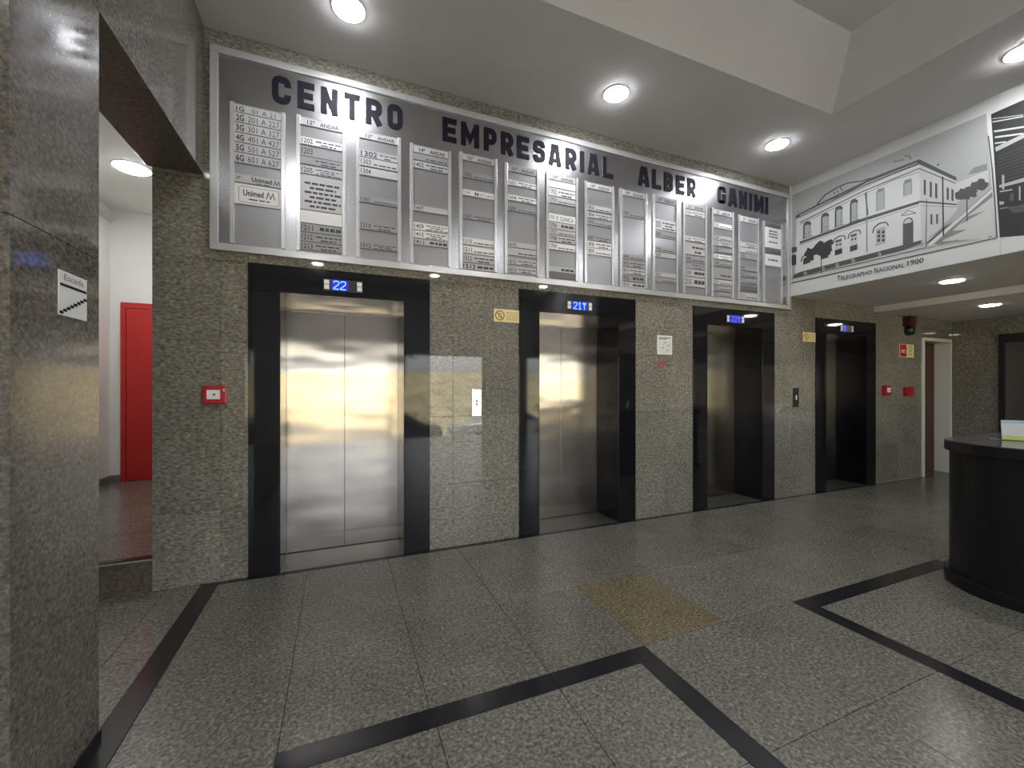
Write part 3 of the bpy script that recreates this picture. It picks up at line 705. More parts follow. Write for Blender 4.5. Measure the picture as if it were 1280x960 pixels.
('mid',8,[(-0.522,3.155),(-0.539,3.21),(-0.527,3.218),(-0.51,3.163)]),
('mid',8,[(-0.536,3.207),(-0.591,3.227),(-0.585,3.241),(-0.53,3.221)]),
('mid',8,[(-0.589,3.227),(-0.646,3.216),(-0.645,3.229),(-0.587,3.241)]),
('mid',8,[(-0.64,3.223),(-0.646,3.173),(-0.658,3.171),(-0.651,3.222)]),
('mid',8,[(-0.547,3.195),(-0.612,3.197),(-0.612,3.171),(-0.547,3.168)]),
('mid',8,[(-0.554,3.151),(-0.574,3.152),(-0.574,3.125),(-0.554,3.124)]),
('mid',8,[(-0.588,3.147),(-0.608,3.148),(-0.608,3.122),(-0.588,3.121)]),
('pale',7,[(-0.701,3.213),(-0.779,3.216),(-0.779,3.02),(-0.701,3.014)]),
('dark',8,[(-0.701,3.077),(-0.775,3.081),(-0.775,3.02),(-0.701,3.014)]),
('mid',8,[(-0.684,3.169),(-0.7,3.222),(-0.689,3.23),(-0.673,3.176)]),
('mid',8,[(-0.698,3.22),(-0.75,3.239),(-0.744,3.252),(-0.692,3.233)]),
('mid',8,[(-0.747,3.239),(-0.801,3.227),(-0.8,3.241),(-0.746,3.252)]),
('mid',8,[(-0.795,3.235),(-0.802,3.186),(-0.813,3.184),(-0.806,3.233)]),
('mid',8,[(-0.708,3.207),(-0.769,3.21),(-0.769,3.184),(-0.708,3.181)]),
('mid',8,[(-0.715,3.165),(-0.734,3.165),(-0.734,3.14),(-0.715,3.139)]),
('mid',8,[(-0.747,3.161),(-0.766,3.162),(-0.766,3.137),(-0.747,3.136)]),
('light',7,[(-0.956,3.189),(-1.043,3.193),(-1.043,3.031),(-0.956,3.024)]),
('mid',8,[(-0.929,3.152),(-0.944,3.209),(-0.933,3.217),(-0.918,3.16)]),
('mid',8,[(-0.942,3.206),(-0.994,3.237),(-0.986,3.251),(-0.935,3.22)]),
('mid',8,[(-0.991,3.236),(-1.049,3.228),(-1.047,3.242),(-0.989,3.251)]),
('mid',8,[(-1.043,3.233),(-1.067,3.181),(-1.076,3.186),(-1.052,3.237)]),
('dark',8,[(-0.971,3.163),(-0.994,3.164),(-0.994,3.136),(-0.971,3.135)]),
('dark',8,[(-0.971,3.118),(-0.994,3.119),(-0.994,3.091),(-0.971,3.09)]),
('dark',8,[(-0.971,3.072),(-0.994,3.074),(-0.994,3.046),(-0.971,3.044)]),
('dark',8,[(-1.012,3.149),(-1.035,3.15),(-1.035,3.123),(-1.012,3.121)]),
('dark',8,[(-1.012,3.104),(-1.035,3.105),(-1.035,3.078),(-1.012,3.076)]),
('dark',8,[(-1.012,3.059),(-1.035,3.061),(-1.035,3.033),(-1.012,3.031)]),
('mid',8,[(-0.951,3.008),(-1.048,3.013),(-1.047,3.02),(-0.949,3.016)]),
('mid',7,[(-1.195,3.156),(-1.206,3.202),(-1.239,3.215),(-1.272,3.195),(-1.282,3.15),(-1.282,2.896),(-1.195,2.922)]),
('pale',8,[(-1.206,3.172),(-1.217,3.199),(-1.246,3.201),(-1.267,3.18),(-1.267,3.155),(-1.209,3.158)]),
('mid',7,[(-1.181,3.259),(-1.245,3.281),(-1.242,3.289),(-1.178,3.267)]),
('mid',7,[(-1.242,3.282),(-1.303,3.232),(-1.305,3.238),(-1.244,3.288)]),
('mid',7,[(-1.304,3.239),(-1.179,3.258),(-1.18,3.25),(-1.305,3.231)]),
('mid',6,[(-0.044,2.904),(-0.126,2.925),(-1.193,2.94),(-1.349,2.943),(-1.342,2.909),(-1.193,2.886),(-0.126,2.868),(-0.044,2.863)]),
('pale',8,[(-0.217,2.886),(-0.21,2.872),(-0.195,2.869),(-0.18,2.879),(-0.174,2.897),(-0.18,2.911),(-0.195,2.914),(-0.21,2.903)]),
('mid',9,[(-0.207,2.888),(-0.204,2.881),(-0.195,2.879),(-0.187,2.885),(-0.183,2.894),(-0.187,2.902),(-0.195,2.904),(-0.204,2.898)]),
('pale',8,[(-0.427,2.892),(-0.421,2.878),(-0.407,2.876),(-0.393,2.885),(-0.387,2.902),(-0.393,2.916),(-0.407,2.918),(-0.421,2.908)]),
('mid',9,[(-0.418,2.894),(-0.415,2.887),(-0.407,2.885),(-0.399,2.891),(-0.396,2.9),(-0.399,2.907),(-0.407,2.909),(-0.415,2.903)]),
('pale',8,[(-0.586,2.894),(-0.581,2.88),(-0.568,2.878),(-0.554,2.887),(-0.549,2.904),(-0.554,2.917),(-0.568,2.919),(-0.581,2.91)]),
('mid',9,[(-0.578,2.896),(-0.575,2.889),(-0.568,2.887),(-0.56,2.893),(-0.557,2.901),(-0.56,2.909),(-0.568,2.91),(-0.575,2.905)]),
('pale',8,[(-0.752,2.899),(-0.746,2.886),(-0.734,2.883),(-0.721,2.893),(-0.716,2.908),(-0.721,2.921),(-0.734,2.924),(-0.746,2.914)]),
('mid',9,[(-0.744,2.901),(-0.741,2.894),(-0.734,2.892),(-0.727,2.898),(-0.724,2.906),(-0.727,2.913),(-0.734,2.914),(-0.741,2.909)]),
('pale',8,[(-1.006,2.899),(-1.001,2.887),(-0.99,2.885),(-0.979,2.894),(-0.974,2.909),(-0.979,2.921),(-0.99,2.923),(-1.001,2.914)]),
('mid',9,[(-0.999,2.901),(-0.996,2.895),(-0.99,2.893),(-0.984,2.898),(-0.981,2.906),(-0.984,2.913),(-0.99,2.914),(-0.996,2.909)]),
('tone',8,[(-0.86,3.648),(-0.864,2.962),(-0.877,2.958),(-0.872,3.643)]),
('mid',8,[(-0.849,3.638),(-0.875,3.377),(-0.887,3.374),(-0.861,3.634)]),
('dark',9,[(-1.504,3.518),(-1.51,2.927),(-1.521,2.923),(-1.515,3.513)]),
('mid',9,[(-1.678,3.247),(-1.68,3.013),(-1.688,3.01),(-1.686,3.244)]),
('mid',9,[(-1.385,3.345),(-1.38,2.865),(-1.387,2.863),(-1.391,3.343)]),
('mid',8,[(-1.365,3.555),(-1.382,3.538),(-1.382,3.386),(-1.365,3.402)]),
('mid',8,[(-1.412,3.513),(-1.429,3.496),(-1.429,3.342),(-1.412,3.358)]),
('mid',8,[(-1.453,3.478),(-1.47,3.462),(-1.47,3.314),(-1.453,3.33)]),
('mid',8,[(-1.539,3.398),(-1.555,3.382),(-1.555,3.263),(-1.539,3.279)]),
('mid',8,[(-1.573,3.367),(-1.589,3.352),(-1.589,3.24),(-1.573,3.255)]),
('mid',8,[(-1.418,3.18),(-1.432,3.175),(-1.432,3.072),(-1.418,3.077)]),
('mid',8,[(-1.461,3.164),(-1.475,3.158),(-1.475,3.064),(-1.461,3.069)]),
('dark',9,[(-0.332,3.124),(-0.349,3.088),(-0.294,3.092),(-0.27,3.087),(-0.232,3.068),(-0.212,3.099),(-0.182,3.121),(-0.186,3.152),(-0.209,3.172),(-0.224,3.213),(-0.271,3.178),(-0.306,3.175),(-0.319,3.148)]),
('dark',9,[(-0.453,3.162),(-0.423,3.137),(-0.402,3.115),(-0.37,3.088),(-0.33,3.116),(-0.287,3.128),(-0.244,3.16),(-0.294,3.189),(-0.311,3.208),(-0.332,3.227),(-0.37,3.253),(-0.411,3.228),(-0.421,3.192)]),
('dark',9,[(-0.51,3.159),(-0.494,3.137),(-0.484,3.109),(-0.446,3.121),(-0.407,3.098),(-0.361,3.117),(-0.334,3.154),(-0.346,3.193),(-0.358,3.231),(-0.42,3.208),(-0.448,3.22),(-0.5,3.23),(-0.524,3.193)]),
('dark',9,[(-0.483,3.09),(-0.499,3.052),(-0.459,3.038),(-0.423,3.021),(-0.389,3.049),(-0.367,3.067),(-0.34,3.088),(-0.357,3.111),(-0.359,3.138),(-0.376,3.175),(-0.42,3.149),(-0.441,3.126),(-0.458,3.111)]),
('dark',9,[(-0.288,3.062),(-0.305,3.036),(-0.273,3.03),(-0.25,3.027),(-0.229,3.036),(-0.185,3.03),(-0.19,3.059),(-0.199,3.078),(-0.214,3.089),(-0.23,3.096),(-0.249,3.1),(-0.281,3.104),(-0.282,3.078)]),
('dark',9,[(-0.506,3.103),(-0.515,3.085),(-0.497,3.079),(-0.483,3.055),(-0.463,3.081),(-0.44,3.084),(-0.421,3.1),(-0.433,3.118),(-0.428,3.144),(-0.459,3.142),(-0.48,3.136),(-0.5,3.133),(-0.503,3.115)]),
('dark',9,[(-0.38,3.056),(-0.386,2.84),(-0.395,2.838),(-0.39,3.054)]),
('dark',7,[(-0.023,3.177),(-0.084,3.159),(-0.081,3.03),(-0.023,3.037)]),
('mid',7,[(-0.023,3.276),(-0.092,3.262),(-0.088,3.199),(-0.023,3.202)]),
('mid',9,[(0.017,2.862),(-0.833,2.85),(-0.831,2.859),(0.019,2.872)]),
('mid',9,[(-0.833,2.85),(-1.387,2.852),(-1.385,2.859),(-0.831,2.859)]),
('mid',9,[(0.027,2.8),(-1.126,2.794),(-1.124,2.806),(0.03,2.814)]),
('mid',9,[(-1.126,2.794),(-1.873,2.788),(-1.871,2.797),(-1.124,2.806)]),
('mid',9,[(-1.819,3.746),(-1.842,3.444),(-1.851,3.441),(-1.828,3.742)]),
('mid',9,[(-1.842,3.444),(-1.862,3.075),(-1.871,3.073),(-1.852,3.441)]),
('mid',9,[(-1.862,3.076),(-1.873,2.792),(-1.882,2.79),(-1.871,3.073)])]
PHOTO = [
('black',0,[(-1.839,3.933),(-2.127,3.943),(-2.127,2.741),(-1.894,2.79)]),
('light',1,[(-1.849,3.881),(-2.035,3.806),(-2.034,3.814),(-1.848,3.89)]),
('pale',1,[(-1.849,3.851),(-2.035,3.791),(-2.034,3.801),(-1.848,3.862)]),
('pale',1,[(-1.859,3.756),(-2.044,3.694),(-2.043,3.71),(-1.858,3.773)]),
('pale',1,[(-1.864,3.7),(-2.035,3.64),(-2.034,3.655),(-1.863,3.717)]),
('pale',1,[(-1.864,3.647),(-1.932,3.625),(-1.931,3.638),(-1.863,3.661)]),
('light',1,[(-1.865,3.617),(-2.044,3.647),(-2.044,3.609),(-1.871,3.575)]),
('mid',1,[(-1.884,3.519),(-2.044,3.527),(-2.043,3.532),(-1.883,3.524)]),
('mid',1,[(-1.884,3.49),(-2.044,3.497),(-2.043,3.502),(-1.883,3.496)]),
('mid',1,[(-1.884,3.462),(-2.044,3.467),(-2.043,3.472),(-1.883,3.467)]),
('mid',1,[(-1.884,3.433),(-2.044,3.436),(-2.043,3.442),(-1.883,3.439)]),
('mid',1,[(-1.884,3.405),(-2.044,3.406),(-2.043,3.411),(-1.883,3.41)]),
('mid',1,[(-1.884,3.376),(-2.044,3.376),(-2.043,3.381),(-1.883,3.381)]),
('mid',1,[(-1.884,3.347),(-2.044,3.346),(-2.043,3.351),(-1.883,3.353)]),
('mid',1,[(-1.884,3.319),(-2.044,3.316),(-2.043,3.321),(-1.883,3.324)]),
('mid',1,[(-1.884,3.29),(-2.044,3.285),(-2.043,3.29),(-1.883,3.296)]),
('light',1,[(-1.888,3.262),(-2.044,3.262),(-2.044,3.227),(-1.893,3.238)]),
('light',2,[(-1.908,3.346),(-1.922,3.339),(-1.922,3.212),(-1.908,3.218)]),
('light',1,[(-1.894,3.197),(-1.97,3.182),(-1.969,3.194),(-1.892,3.209)]),
('mid',1,[(-1.955,3.155),(-1.979,3.156),(-1.979,3.089),(-1.955,3.092)]),
('light',2,[(-2.009,3.202),(-2.018,3.197),(-2.018,3.073),(-2.009,3.077)]),
('light',1,[(-1.891,3.118),(-1.922,3.101),(-1.917,3.079),(-1.893,3.084)]),
('tone',1,[(-1.893,3.046),(-2.044,3.017),(-2.043,3.025),(-1.893,3.055)]),
('mid',1,[(-1.932,3.052),(-2.044,3.021),(-2.044,2.966),(-1.979,2.977)])]

# ------------------------------------------------------------------ printed mural on the bulkhead (flat print, metres on the wall: y, z)
def print_layers(parent, table, prefix, x0):
    by = {}
    for k, (s, lay, pts) in enumerate(table): by.setdefault(s, []).append((lay, pts, k % 30))
    names = dict(white='printed_facade', pale='printed_paving', light='printed_sky', tone='printed_half_tones', mid='printed_shade', dark='printed_darks', black='printed_ground')
    for s, L in by.items():
        bm = bmesh.new()
        for lay, pts, k in L:
            x = x0-.0004*(lay+1)-.000012*k
            try: bm.faces.new([bm.verts.new((x, y, z)) for y, z in pts])
            except ValueError: pass
        bmesh.ops.triangulate(bm, faces=bm.faces)
        obj(prefix+names[s], bm, 'mural_'+s, parent, keep=True)['kind'] = 'stuff'
mural = thing('mural', 'black and white mural of a two-storey corner building, captioned Telegrapho Nacional', 'mural')
boxobj('panel', 'mural_white', mural, (5.4965, 5.503, -1.895, -.003, 2.634, 4.088))
print_layers(mural, MURAL, '', 5.4965)
def M(u, v): return (5.4920, -u, v)
for word, u, W in (('TELEGRAPHO', 0.567, 0.352), ('NACIONAL', 0.942, 0.267), ('1900', 1.232, 0.133)):
    bm = bmesh.new()
    if word == '1900': text(bm, word, u, u+W, 2.708, 2.764, 0, .012, M)
    else:
        f = .125 if word[0] == 'N' else .095
        text(bm, word[0], u, u+W*f, 2.704, 2.768, 0, .015, M); text(bm, word[1:], u+W*(f+.02), u+W, 2.704, 2.752, 0, .012, M)
    obj('caption_word', bm, 'mural_dark', mural, keep=True)['kind'] = 'stuff'
boxobj('edge_strip', 'white_paint', mural, (5.480, 5.4965, -.016, -.003, 2.634, 4.085))
photo = thing('photo_mural', 'dark old photograph of timber buildings printed beside the mural', 'mural')
boxobj('panel', 'mural_white', photo, (5.4965, 5.503, -4.6, -1.897, 2.634, 4.088))
print_layers(photo, PHOTO, 'photo_', 5.4965)
bm = bmesh.new(); bm.faces.new([bm.verts.new((5.4961, y, z)) for y, z in ((-2.10, 2.76), (-4.5, 2.76), (-4.5, 3.97), (-2.10, 3.97))])
obj('photo_printed_remainder', bm, 'mural_black', photo, keep=True)

# ------------------------------------------------------------------ ceiling downlights
def downlight(x, y, z, r, label, lamp='lamp_white'):
    t = thing('ceiling_downlight', label, 'ceiling light', (x, y, z), 'round recessed downlights')
    bm = bmesh.new()
    prof = [(r+.012, 0), (r+.012, -.004), (r+.004, -.008), (r, -.006), (r, 0)]
    rings = []
    for rr, zz in prof: rings.append([bm.verts.new((rr*math.cos(2*PI*k/40), rr*math.sin(2*PI*k/40), zz)) for k in range(40)])
    for A, B in zip(rings, rings[1:]):
        for k in range(40): bm.faces.new((A[k], A[(k+1) % 40], B[(k+1) % 40], B[k]))
    obj('trim_ring', bm, 'lamp_rim', t, smooth=True)
    bm = bmesh.new(); lathe(bm, [(r-.001, -.001), (r-.001, -.007), (r*.93, -.013), (r*.7, -.017)], 40)
    obj('diffuser', bm, lamp, t)
downlight(.062, -.560, CEIL, .105, 'round ceiling downlight above the word CENTRO')
downlight(2.307, -.570, CEIL, .105, 'round ceiling downlight in the middle, above the word EMPRESARIAL')
downlight(4.413, -.585, CEIL, .105, 'round ceiling downlight above the word GANIMI')
downlight(4.985, -2.194, CEIL, .105, 'round downlight cut by the right edge of the picture')
downlight(6.329, -1.256, 2.632, .098, 'round downlight in the low soffit just under the mural', 'lamp_white_low')
downlight(8.07, -.962, 2.545, .098, 'small round downlight in the lowest soffit above the white-framed doorway', 'lamp_white_low')
downlight(-1.955, 1.731, SZ, .15, 'bright round light on the white ceiling of the stair passage', 'lamp_white_stair')
for x, y in ((-.40, -2.60), (2.54, -4.09), (4.985, -4.09), (-1.9, -4.09), (-.43, -6.2), (2.10, -6.2), (4.985, -6.2)):
    downlight(x, y, CEIL, .105, 'round ceiling downlight outside the picture, seen only as a mirrored glint')

# ------------------------------------------------------------------ things on the walls
def wallthing(name, label, cat, x, z, group=None): return thing(name, label, cat, (x, 0, z), group)

# fire alarm call points
def callpoint(x, z, w, h, label, plate=True):
    t = wallthing('fire_alarm', label, 'fire alarm', x, z, 'red fire alarm call points')
    boxobj('housing', 'red_plastic', t, (-w/2, w/2, -.045, 0, -h/2, h/2), bevel=.006)
    boxobj('cover', 'red_plastic', t, (-w*.46, w*.46, -.054, -.045, -h*.46, h*.46), bevel=.003)
    if plate:
        p = boxobj('glass_plate', 'sign_white', t, (-w*.30, w*.24, -.0565, -.054, -h*.22, h*.28))
        bm = bmesh.new(); lathe(bm, [(.008, -.0575), (.008, -.0560)], 12, 0, .004, 'y'); obj('press_mark', bm, 'print_dark', p)
        boxobj('hammer', 'sign_grey', t, (w*.36, w*.44, -.062, -.054, h*.20, h*.34))
    return t
callpoint(-.842, 1.386, .150, .135, 'red fire alarm box left of the leftmost elevator')
callpoint(7.637, 1.39, .17, .145, 'red alarm box beside the farthest elevator, with white plate')
callpoint(8.217, 1.37, .20, .135, 'plain red alarm box below the red fire sign', False)

def sign_base(name, label, x0, x1, z0, z1, material, cat='sign', group=None):
    t = wallthing(name, label, cat, (x0+x1)/2, z0, group); w = x1-x0; h = z1-z0
    boxobj('panel', material, t, (-w/2, w/2, -.005, 0, 0, h), bevel=.0008)
    return t, w, h

# yellow fire notices: struck-out lift in a ring, four lines of print
def fire_notice(x0, x1, z0, z1, label):
    t, w, h = sign_base('fire_notice', label, x0, x1, z0, z1, 'sign_yellow', group='yellow notices beside the elevators')
    bm = bmesh.new(); cx, cz, r = -w*.27, h*.5, h*.36
    ring = [(cx+r*math.cos(2*PI*k/24), cz+r*math.sin(2*PI*k/24)) for k in range(24)]
    stroke(bm, ring+ring[:1], .010, .0006, closed=True, y0=-.005)
    stroke(bm, [(cx-r*.7, cz+r*.7), (cx+r*.7, cz-r*.7)], .010, .0006, y0=-.005)
    for q in ((-.35, .40, -.55, -.42), (-.35, -.22, -.5, .5), (.28, .40, -.5, .5), (-.35, .40, .38, .5)): bar(bm, cx+r*q[0], cx+r*q[1], cz+r*q[2], cz+r*q[3], -.0054)
    obj('pictogram', bm, 'sign_brown', t)['kind'] = 'stuff'
    bm = bmesh.new()
    for s, v in (('EM CASO DE', .70), ('INCÊNDIO', .52), ('NÃO USE O', .34), ('ELEVADOR', .16)): text(bm, s, w*-.02, w*.45, h*v, h*(v+.12), -.0056, .01)
    obj('lettering', bm, 'sign_olive', t, keep=True)['kind'] = 'stuff'
fire_notice(1.342, 1.600, 2.06, 2.180, 'yellow notice with struck-out lift beside the second elevator')
fire_notice(5.752, 6.006, 2.055, 2.180, 'small yellow notice beside the farthest dark elevator')

# white notice with a table and the no smoking sticker under it
t, w, h = sign_base('notice_card', 'white printed notice card left of the third elevator', 3.278, 3.492, 1.808, 2.022, 'sign_white')
bm = bmesh.new()
bar(bm, -w*.40, w*.40, h*.86, h*.90, -.0056); bar(bm, -w*.40, w*.12, h*.78, h*.82, -.0056)
obj('heading', bm, 'print_dark', t, keep=True)['kind'] = 'stuff'
bm = bmesh.new()
for k in range(5): bar(bm, -w*.34, w*.36, h*(.12+.13*k), h*(.13+.13*k), -.0056)
for k in range(4): bar(bm, -w*.34+w*.23*k, -w*.33+w*.23*k, h*.12, h*.65, -.0056)
for a, c in ((.1, .2), (-.2, .33), (.2, .46), (-.05, .59)): bar(bm, w*a, w*(a+.12), h*c, h*(c+.04), -.0056)
obj('table_print', bm, 'print_grey', t, keep=True)['kind'] = 'stuff'
t, w, h = sign_base('no_smoking_sticker', 'small round no smoking sticker under the white notice card', 3.290, 3.480, 1.650, 1.762, 'plate_dark')
for c in list(t.children): bpy.data.objects.remove(c)
bm = bmesh.new(); ring = [(-.045+.042*math.cos(2*PI*k/24), .056+.046*math.sin(2*PI*k/24)) for k in range(24)]
stroke(bm, ring+ring[:1], .010, .001, closed=True, y0=0); stroke(bm, [(-.075, .088), (-.015, .024)], .009, .001, y0=0); obj('ring', bm, 'sign_red', t)
bm = bmesh.new(); bar(bm, -.072, -.02, .050, .058, -.0008); obj('cigarette', bm, 'print_dark', t, keep=True)
bm = bmesh.new(); text(bm, 'NÃO', .015, .072, .070, .092, -.0010, .02); text(bm, 'FUME', .015, .085, .026, .048, -.0010, .02); obj('lettering', bm, 'print_dark', t, keep=True)['kind'] = 'stuff'

# hall call plates
def call_plate(x0, x1, z0, z1, label, m1):
    t = wallthing('call_button_plate', label, 'button panel', (x0+x1)/2, z0, 'elevator call plates'); w = x1-x0; h = z1-z0
    boxobj('plate', m1, t, (-w/2, w/2, -.010, 0, 0, h), bevel=.0015)
    for k, v in enumerate((.56, .44)):
        bm = bmesh.new(); lathe(bm, [(.013, -.013), (.013, -.0099)], 16, 0, h*v, 'y'); obj('button', bm, 'sign_grey' if m1 == 'plate_steel' else 'indicator_white', t)
    bm = bmesh.new(); bar(bm, -w*.22, w*.22, h*.36, h*.37, -.0104); bar(bm, -w*.22, w*.22, h*.64, h*.645, -.0104); obj('engraving', bm, 'print_grey', t, keep=True)['kind'] = 'stuff'
call_plate(1.128, 1.216, 1.178, 1.420, 'shining steel call plate between the first two elevators', 'plate_steel')
call_plate(5.550, 5.655, 1.175, 1.428, 'dark call plate between the last two elevators', 'plate_dark')

# red and cream fire equipment sign
t, w, h = sign_base('fire_sign', 'red and cream fire equipment sign left of the white-framed doorway', 8.02, 8.415, 1.905, 2.107, 'sign_yellow')
boxobj('red_field', 'sign_red', t, (-w*.47, -w*.02, -.006, -.005, h*.04, h*.96))
bm = bmesh.new()
stroke(bm, [(-w*.40, h*.55), (-w*.30, h*.48), (-w*.20, h*.55), (-w*.10, h*.48)], .014, .0006, y0=-.006); bar(bm, -w*.40, -w*.10, h*.36, h*.41, -.0064)
obj('white_marks', bm, 'sign_white', t)['kind'] = 'stuff'
bm = bmesh.new(); ring = [(w*.24+.042*math.cos(2*PI*k/20), h*.68+.042*math.sin(2*PI*k/20)) for k in range(20)]
stroke(bm, ring+ring[:1], .012, .0006, closed=True, y0=-.005); bar(bm, w*.06, w*.44, h*.34, h*.37, -.0056); bar(bm, w*.08, w*.40, h*.18, h*.24, -.0056); obj('pictogram', bm, 'sign_brown', t)['kind'] = 'stuff'

# dark siren box with a round head under it
t = wallthing('alarm_siren', 'dark red siren box with round black head, under the ceiling above the fire sign', 'siren', 8.19, 2.40)
boxobj('box', 'dark_red_plastic', t, (-.085, .085, -.10, 0, -.02, .135), bevel=.006)
bm = bmesh.new(); lathe(bm, [(.075, 0), (.078, -.05), (.065, -.085), (.03, -.10)], 24, .03, -.075, 'y'); obj('round_head', bm, 'dark_plastic', t, smooth=True)

# stairs sign on the pillar
t = thing('stairs_sign', 'white stairs sign reading Escada on the left pillar', 'sign', (-.916, -1.637, 1.704))
boxobj('panel', 'sign_white', t, (0, .004, -.0875, .0875, 0, .160), bevel=.0006)
def S(u, v): return (.0046, -.0875+u*.175, v*.160)
bm = bmesh.new(); text(bm, 'Escada', .16, .86, .80, .94, 0, .0, S); obj('lettering', bm, 'print_grey', t, keep=True)['kind'] = 'stuff'
bm = bmesh.new()
def sq(u0, u1, v0, v1): bm.faces.new([bm.verts.new(S(*p)) for p in ((u0, v0), (u1, v0), (u1, v1), (u0, v1))])
sq(.02, .98, .655, .715)
for k in range(8): sq(.0+.122*k, .135+.122*k, .03+.062*k, .095+.062*k)
obj('stair_drawing', bm, 'letter_black', t, keep=True)['kind'] = 'stuff'

# red cupboard door on the landing
t = thing('red_door', 'tall red door standing on the landing at the end of the passage', 'door', (-2.55, 3.1, SF+.004))
boxobj('frame', 'red_paint', t, (0, .05, -.04, 0, 0, 2.27), (1.10, 1.15, -.04, 0, 0, 2.27), (.05, 1.10, -.04, 0, 2.20, 2.27), bevel=.003)
boxobj('leaf', 'red_paint', t, (.056, 1.094, -.034, 0, .005, 2.193), bevel=.003)
for z in (.35, 1.1, 1.9):
    bm = bmesh.new(); lathe(bm, [(.010, z-.05), (.010, z+.05)], 10, .053, -.042); obj('hinge', bm, 'red_paint', t)

# dark framed glass on the right wall
t = thing('framed_glass_panel', 'dark framed glass panel on the far right wall behind the desk', 'window', (XR, -.54, 0))
for q in ((-.055, 0, -1.6, 0, 2.13, 2.27), (-.055, 0, -.065, 0, .0, 2.13), (-.055, 0, -1.6, -1.535, .0, 2.13), (-.055, 0, -1.535, -.065, 0, .08)): boxobj('frame_bar', 'dark_plastic', t, q, bevel=.003)
boxobj('pane', 'smoked_glass', t, (-.018, -.006, -1.535, -.065, .08, 2.13))

# ------------------------------------------------------------------ reception desk
desk = thing('reception_desk', 'black curved reception desk with grey top at the right edge', 'desk', (4.05, -1.98, 0))
def footprint(g):                                                   # rounded corner toward the lifts, g = outward offset
    c, r = (.42, -.42), .42+g
    p = [(1.9+g, g)]+[(c[0]+r*math.cos(a), c[1]+r*math.sin(a)) for a in [PI/2+PI/2*k/16 for k in range(17)]]
    return p+[(-g, -2.6), (1.9+g, -2.6)]
bm = bmesh.new(); prism(bm, footprint(-.005), .085, .975); obj('body', bm, 'desk_black', desk)
bm = bmesh.new(); prism(bm, footprint(.022), 0.0, .085); obj('plinth', bm, 'desk_black', desk, bevel=.004)
bm = bmesh.new(); prism(bm, footprint(.022), .975, 1.045); obj('counter_edge', bm, 'desk_black', desk, bevel=.004)
bm = bmesh.new(); prism(bm, footprint(.018), 1.045, 1.050); obj('counter_top', bm, 'desk_top', desk)
for a in (100, 128, 156):
    r = math.radians(a); boxobj('panel_joint', 'dark_plastic', desk, (-.002, .002, -.001, .0012, .09, .97), loc=(.42+.415*math.cos(r), -.42+.415*math.sin(r), 0), rot=(0, 0, r-PI/2))

# leaflet stand on the counter
t = thing('leaflet_stand', 'clear stand with a pale blue leaflet on the reception desk', 'leaflet stand', (4.62, -2.28, 1.05), rotz=math.radians(-60))
boxobj('foot', 'dark_plastic', t, (-.15, .20, -.035, .05, 0, .004))
rt = (math.radians(-12), 0, 0)
sh = boxobj('leaflet', 'paper_white', t, (-.085, .13, -.003, 0, .004, .15), rot=rt)
boxobj('top_band', 'paper_blue', sh, (-.085, .13, -.0034, -.003, .125, .15)); boxobj('bottom_band', 'paper_green', sh, (-.085, .13, -.0034, -.003, .004, .035))
bm = bmesh.new()
for k in range(4): bar(bm, -.05, .09-.02*k, .055+.016*k, .060+.016*k, -.0036)
obj('printed_lines', bm, 'sign_grey', sh, keep=True)['kind'] = 'stuff'

# ------------------------------------------------------------------ the street outside the openings (seen in the polished stone and steel)
GZ = -.9
st = struct(boxobj('floor_street', 'asphalt', None, (-60, 70, -16.5, -8.2, GZ-.2, GZ)))
struct(boxobj('floor_steps', 'pavement', None, (-4, 12, -8.9, -8.2, GZ, -.32), (-4, 12, -9.5, -8.9, GZ, -.62)))
bm = bmesh.new(); NX, NY = 40, 14; V = {}
rr = random.Random(5)
for i in range(NX+1):
    for j in range(NY+1):
        y = -16.5-j*.8; z = GZ+min(1, j/10)**1.0*3.3+(rr.uniform(-.08, .08) if j else 0)
        V[i, j] = bm.verts.new((-50+i*2.75, y, z))
for i in range(NX):
    for j in range(NY): bm.faces.new((V[i, j], V[i+1, j], V[i+1, j+1], V[i, j+1]))
bk = obj('grass_bank', bm, 'dry_grass', None); tag(bk, 'dry grass bank across the street, mirrored in the polished stone', 'grass', kind='stuff')
struct(boxobj('floor_kerb', 'pavement', None, (-60, 70, -16.9, -16.1, GZ, GZ+.14)))

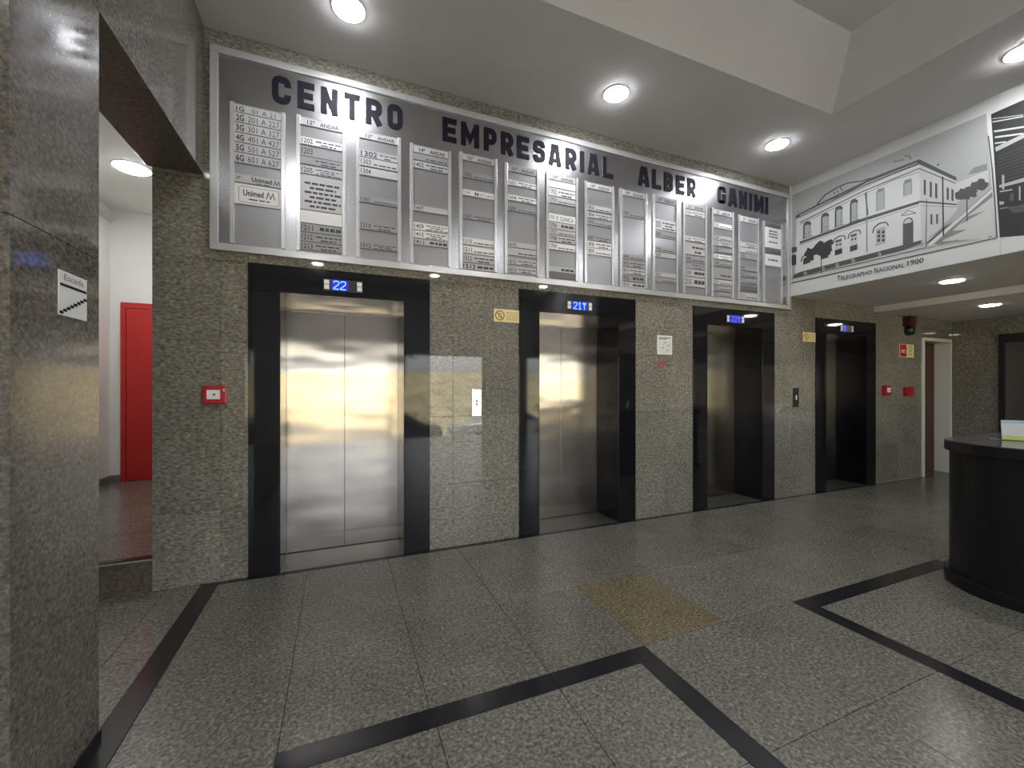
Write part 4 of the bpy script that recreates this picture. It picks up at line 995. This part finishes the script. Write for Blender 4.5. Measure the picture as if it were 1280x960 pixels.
def car(x, y, paint, label):
    t = thing('parked_car', label, 'car', (x, y, GZ), 'cars parked in the street')
    prof = [(-2.05, .35), (-2.1, .62), (-1.95, .86), (-1.15, .95), (-.55, 1.38), (.75, 1.42), (1.45, 1.0), (2.0, .92), (2.1, .6), (2.05, .33)]
    bm = bmesh.new(); A = []; B = []
    for px, pz in prof:
        i = .72 if pz > 1.2 else .84
        A.append(bm.verts.new((px, -i, pz))); B.append(bm.verts.new((px, i, pz)))
    bm.faces.new(A); bm.faces.new(B[::-1])
    for k in range(len(A)): bm.faces.new((A[k], B[k], B[(k+1) % len(A)], A[(k+1) % len(A)]))
    obj('body', bm, paint, t, bevel=.03)
    for s in (-1, 1):
        bm = bmesh.new(); q = [(-1.0, .97), (-.52, 1.32), (.70, 1.35), (1.25, 1.0)]
        bm.faces.new([bm.verts.new((a, s*(.855 if b_ < 1.2 else .75), b_)) for a, b_ in q]); obj('side_window', bm, 'car_glass', t)
        for wx_ in (-1.3, 1.3):
            bm = bmesh.new(); lathe(bm, [(.20, s*.86), (.32, s*.84), (.33, s*.66)], 20, wx_, .33, 'y'); obj('wheel', bm, 'tyre', t)
car(1.4, -12.2, 'car_dark', 'dark car parked in the street outside, seen only as a reflection')
car(6.2, -12.4, 'car_silver', 'silver car parked in the street outside, seen only as a reflection')
car(-3.6, -12.2, 'car_white', 'white car parked in the street outside, seen only as a reflection')

t = thing('street_tree', 'leaning tree on the bank outside, seen only as a reflection', 'tree', (2.2, -15.6, GZ))
bm = bmesh.new(); rings = []
for k, (dx, z, r) in enumerate(((0, 0, .24), (.1, 1.2, .2), (.35, 2.6, .17), (.5, 4.4, .12))):
    rings.append([bm.verts.new((dx+r*math.cos(2*PI*q/12), r*math.sin(2*PI*q/12), z)) for q in range(12)])
for A, B in zip(rings, rings[1:]):
    for q in range(12): bm.faces.new((A[q], A[(q+1) % 12], B[(q+1) % 12], B[q]))
obj('trunk', bm, 'bark', t, smooth=True)
bm = bmesh.new(); rr = random.Random(3)
for k in range(260):
    c = Vector((.5+rr.gauss(0, .8), rr.gauss(0, .8), 4.7+rr.gauss(0, .5))); s = rr.uniform(.12, .3); a = Vector((rr.uniform(-1, 1), rr.uniform(-1, 1), rr.uniform(-.5, .5))).normalized()*s; d = a.cross(Vector((rr.uniform(-1, 1), .3, 1))).normalized()*s*.6
    bm.faces.new([bm.verts.new(c+q) for q in (a, d, -a, -d)])
o = obj('crown', bm, 'leaf_green', t); o['kind'] = 'stuff'
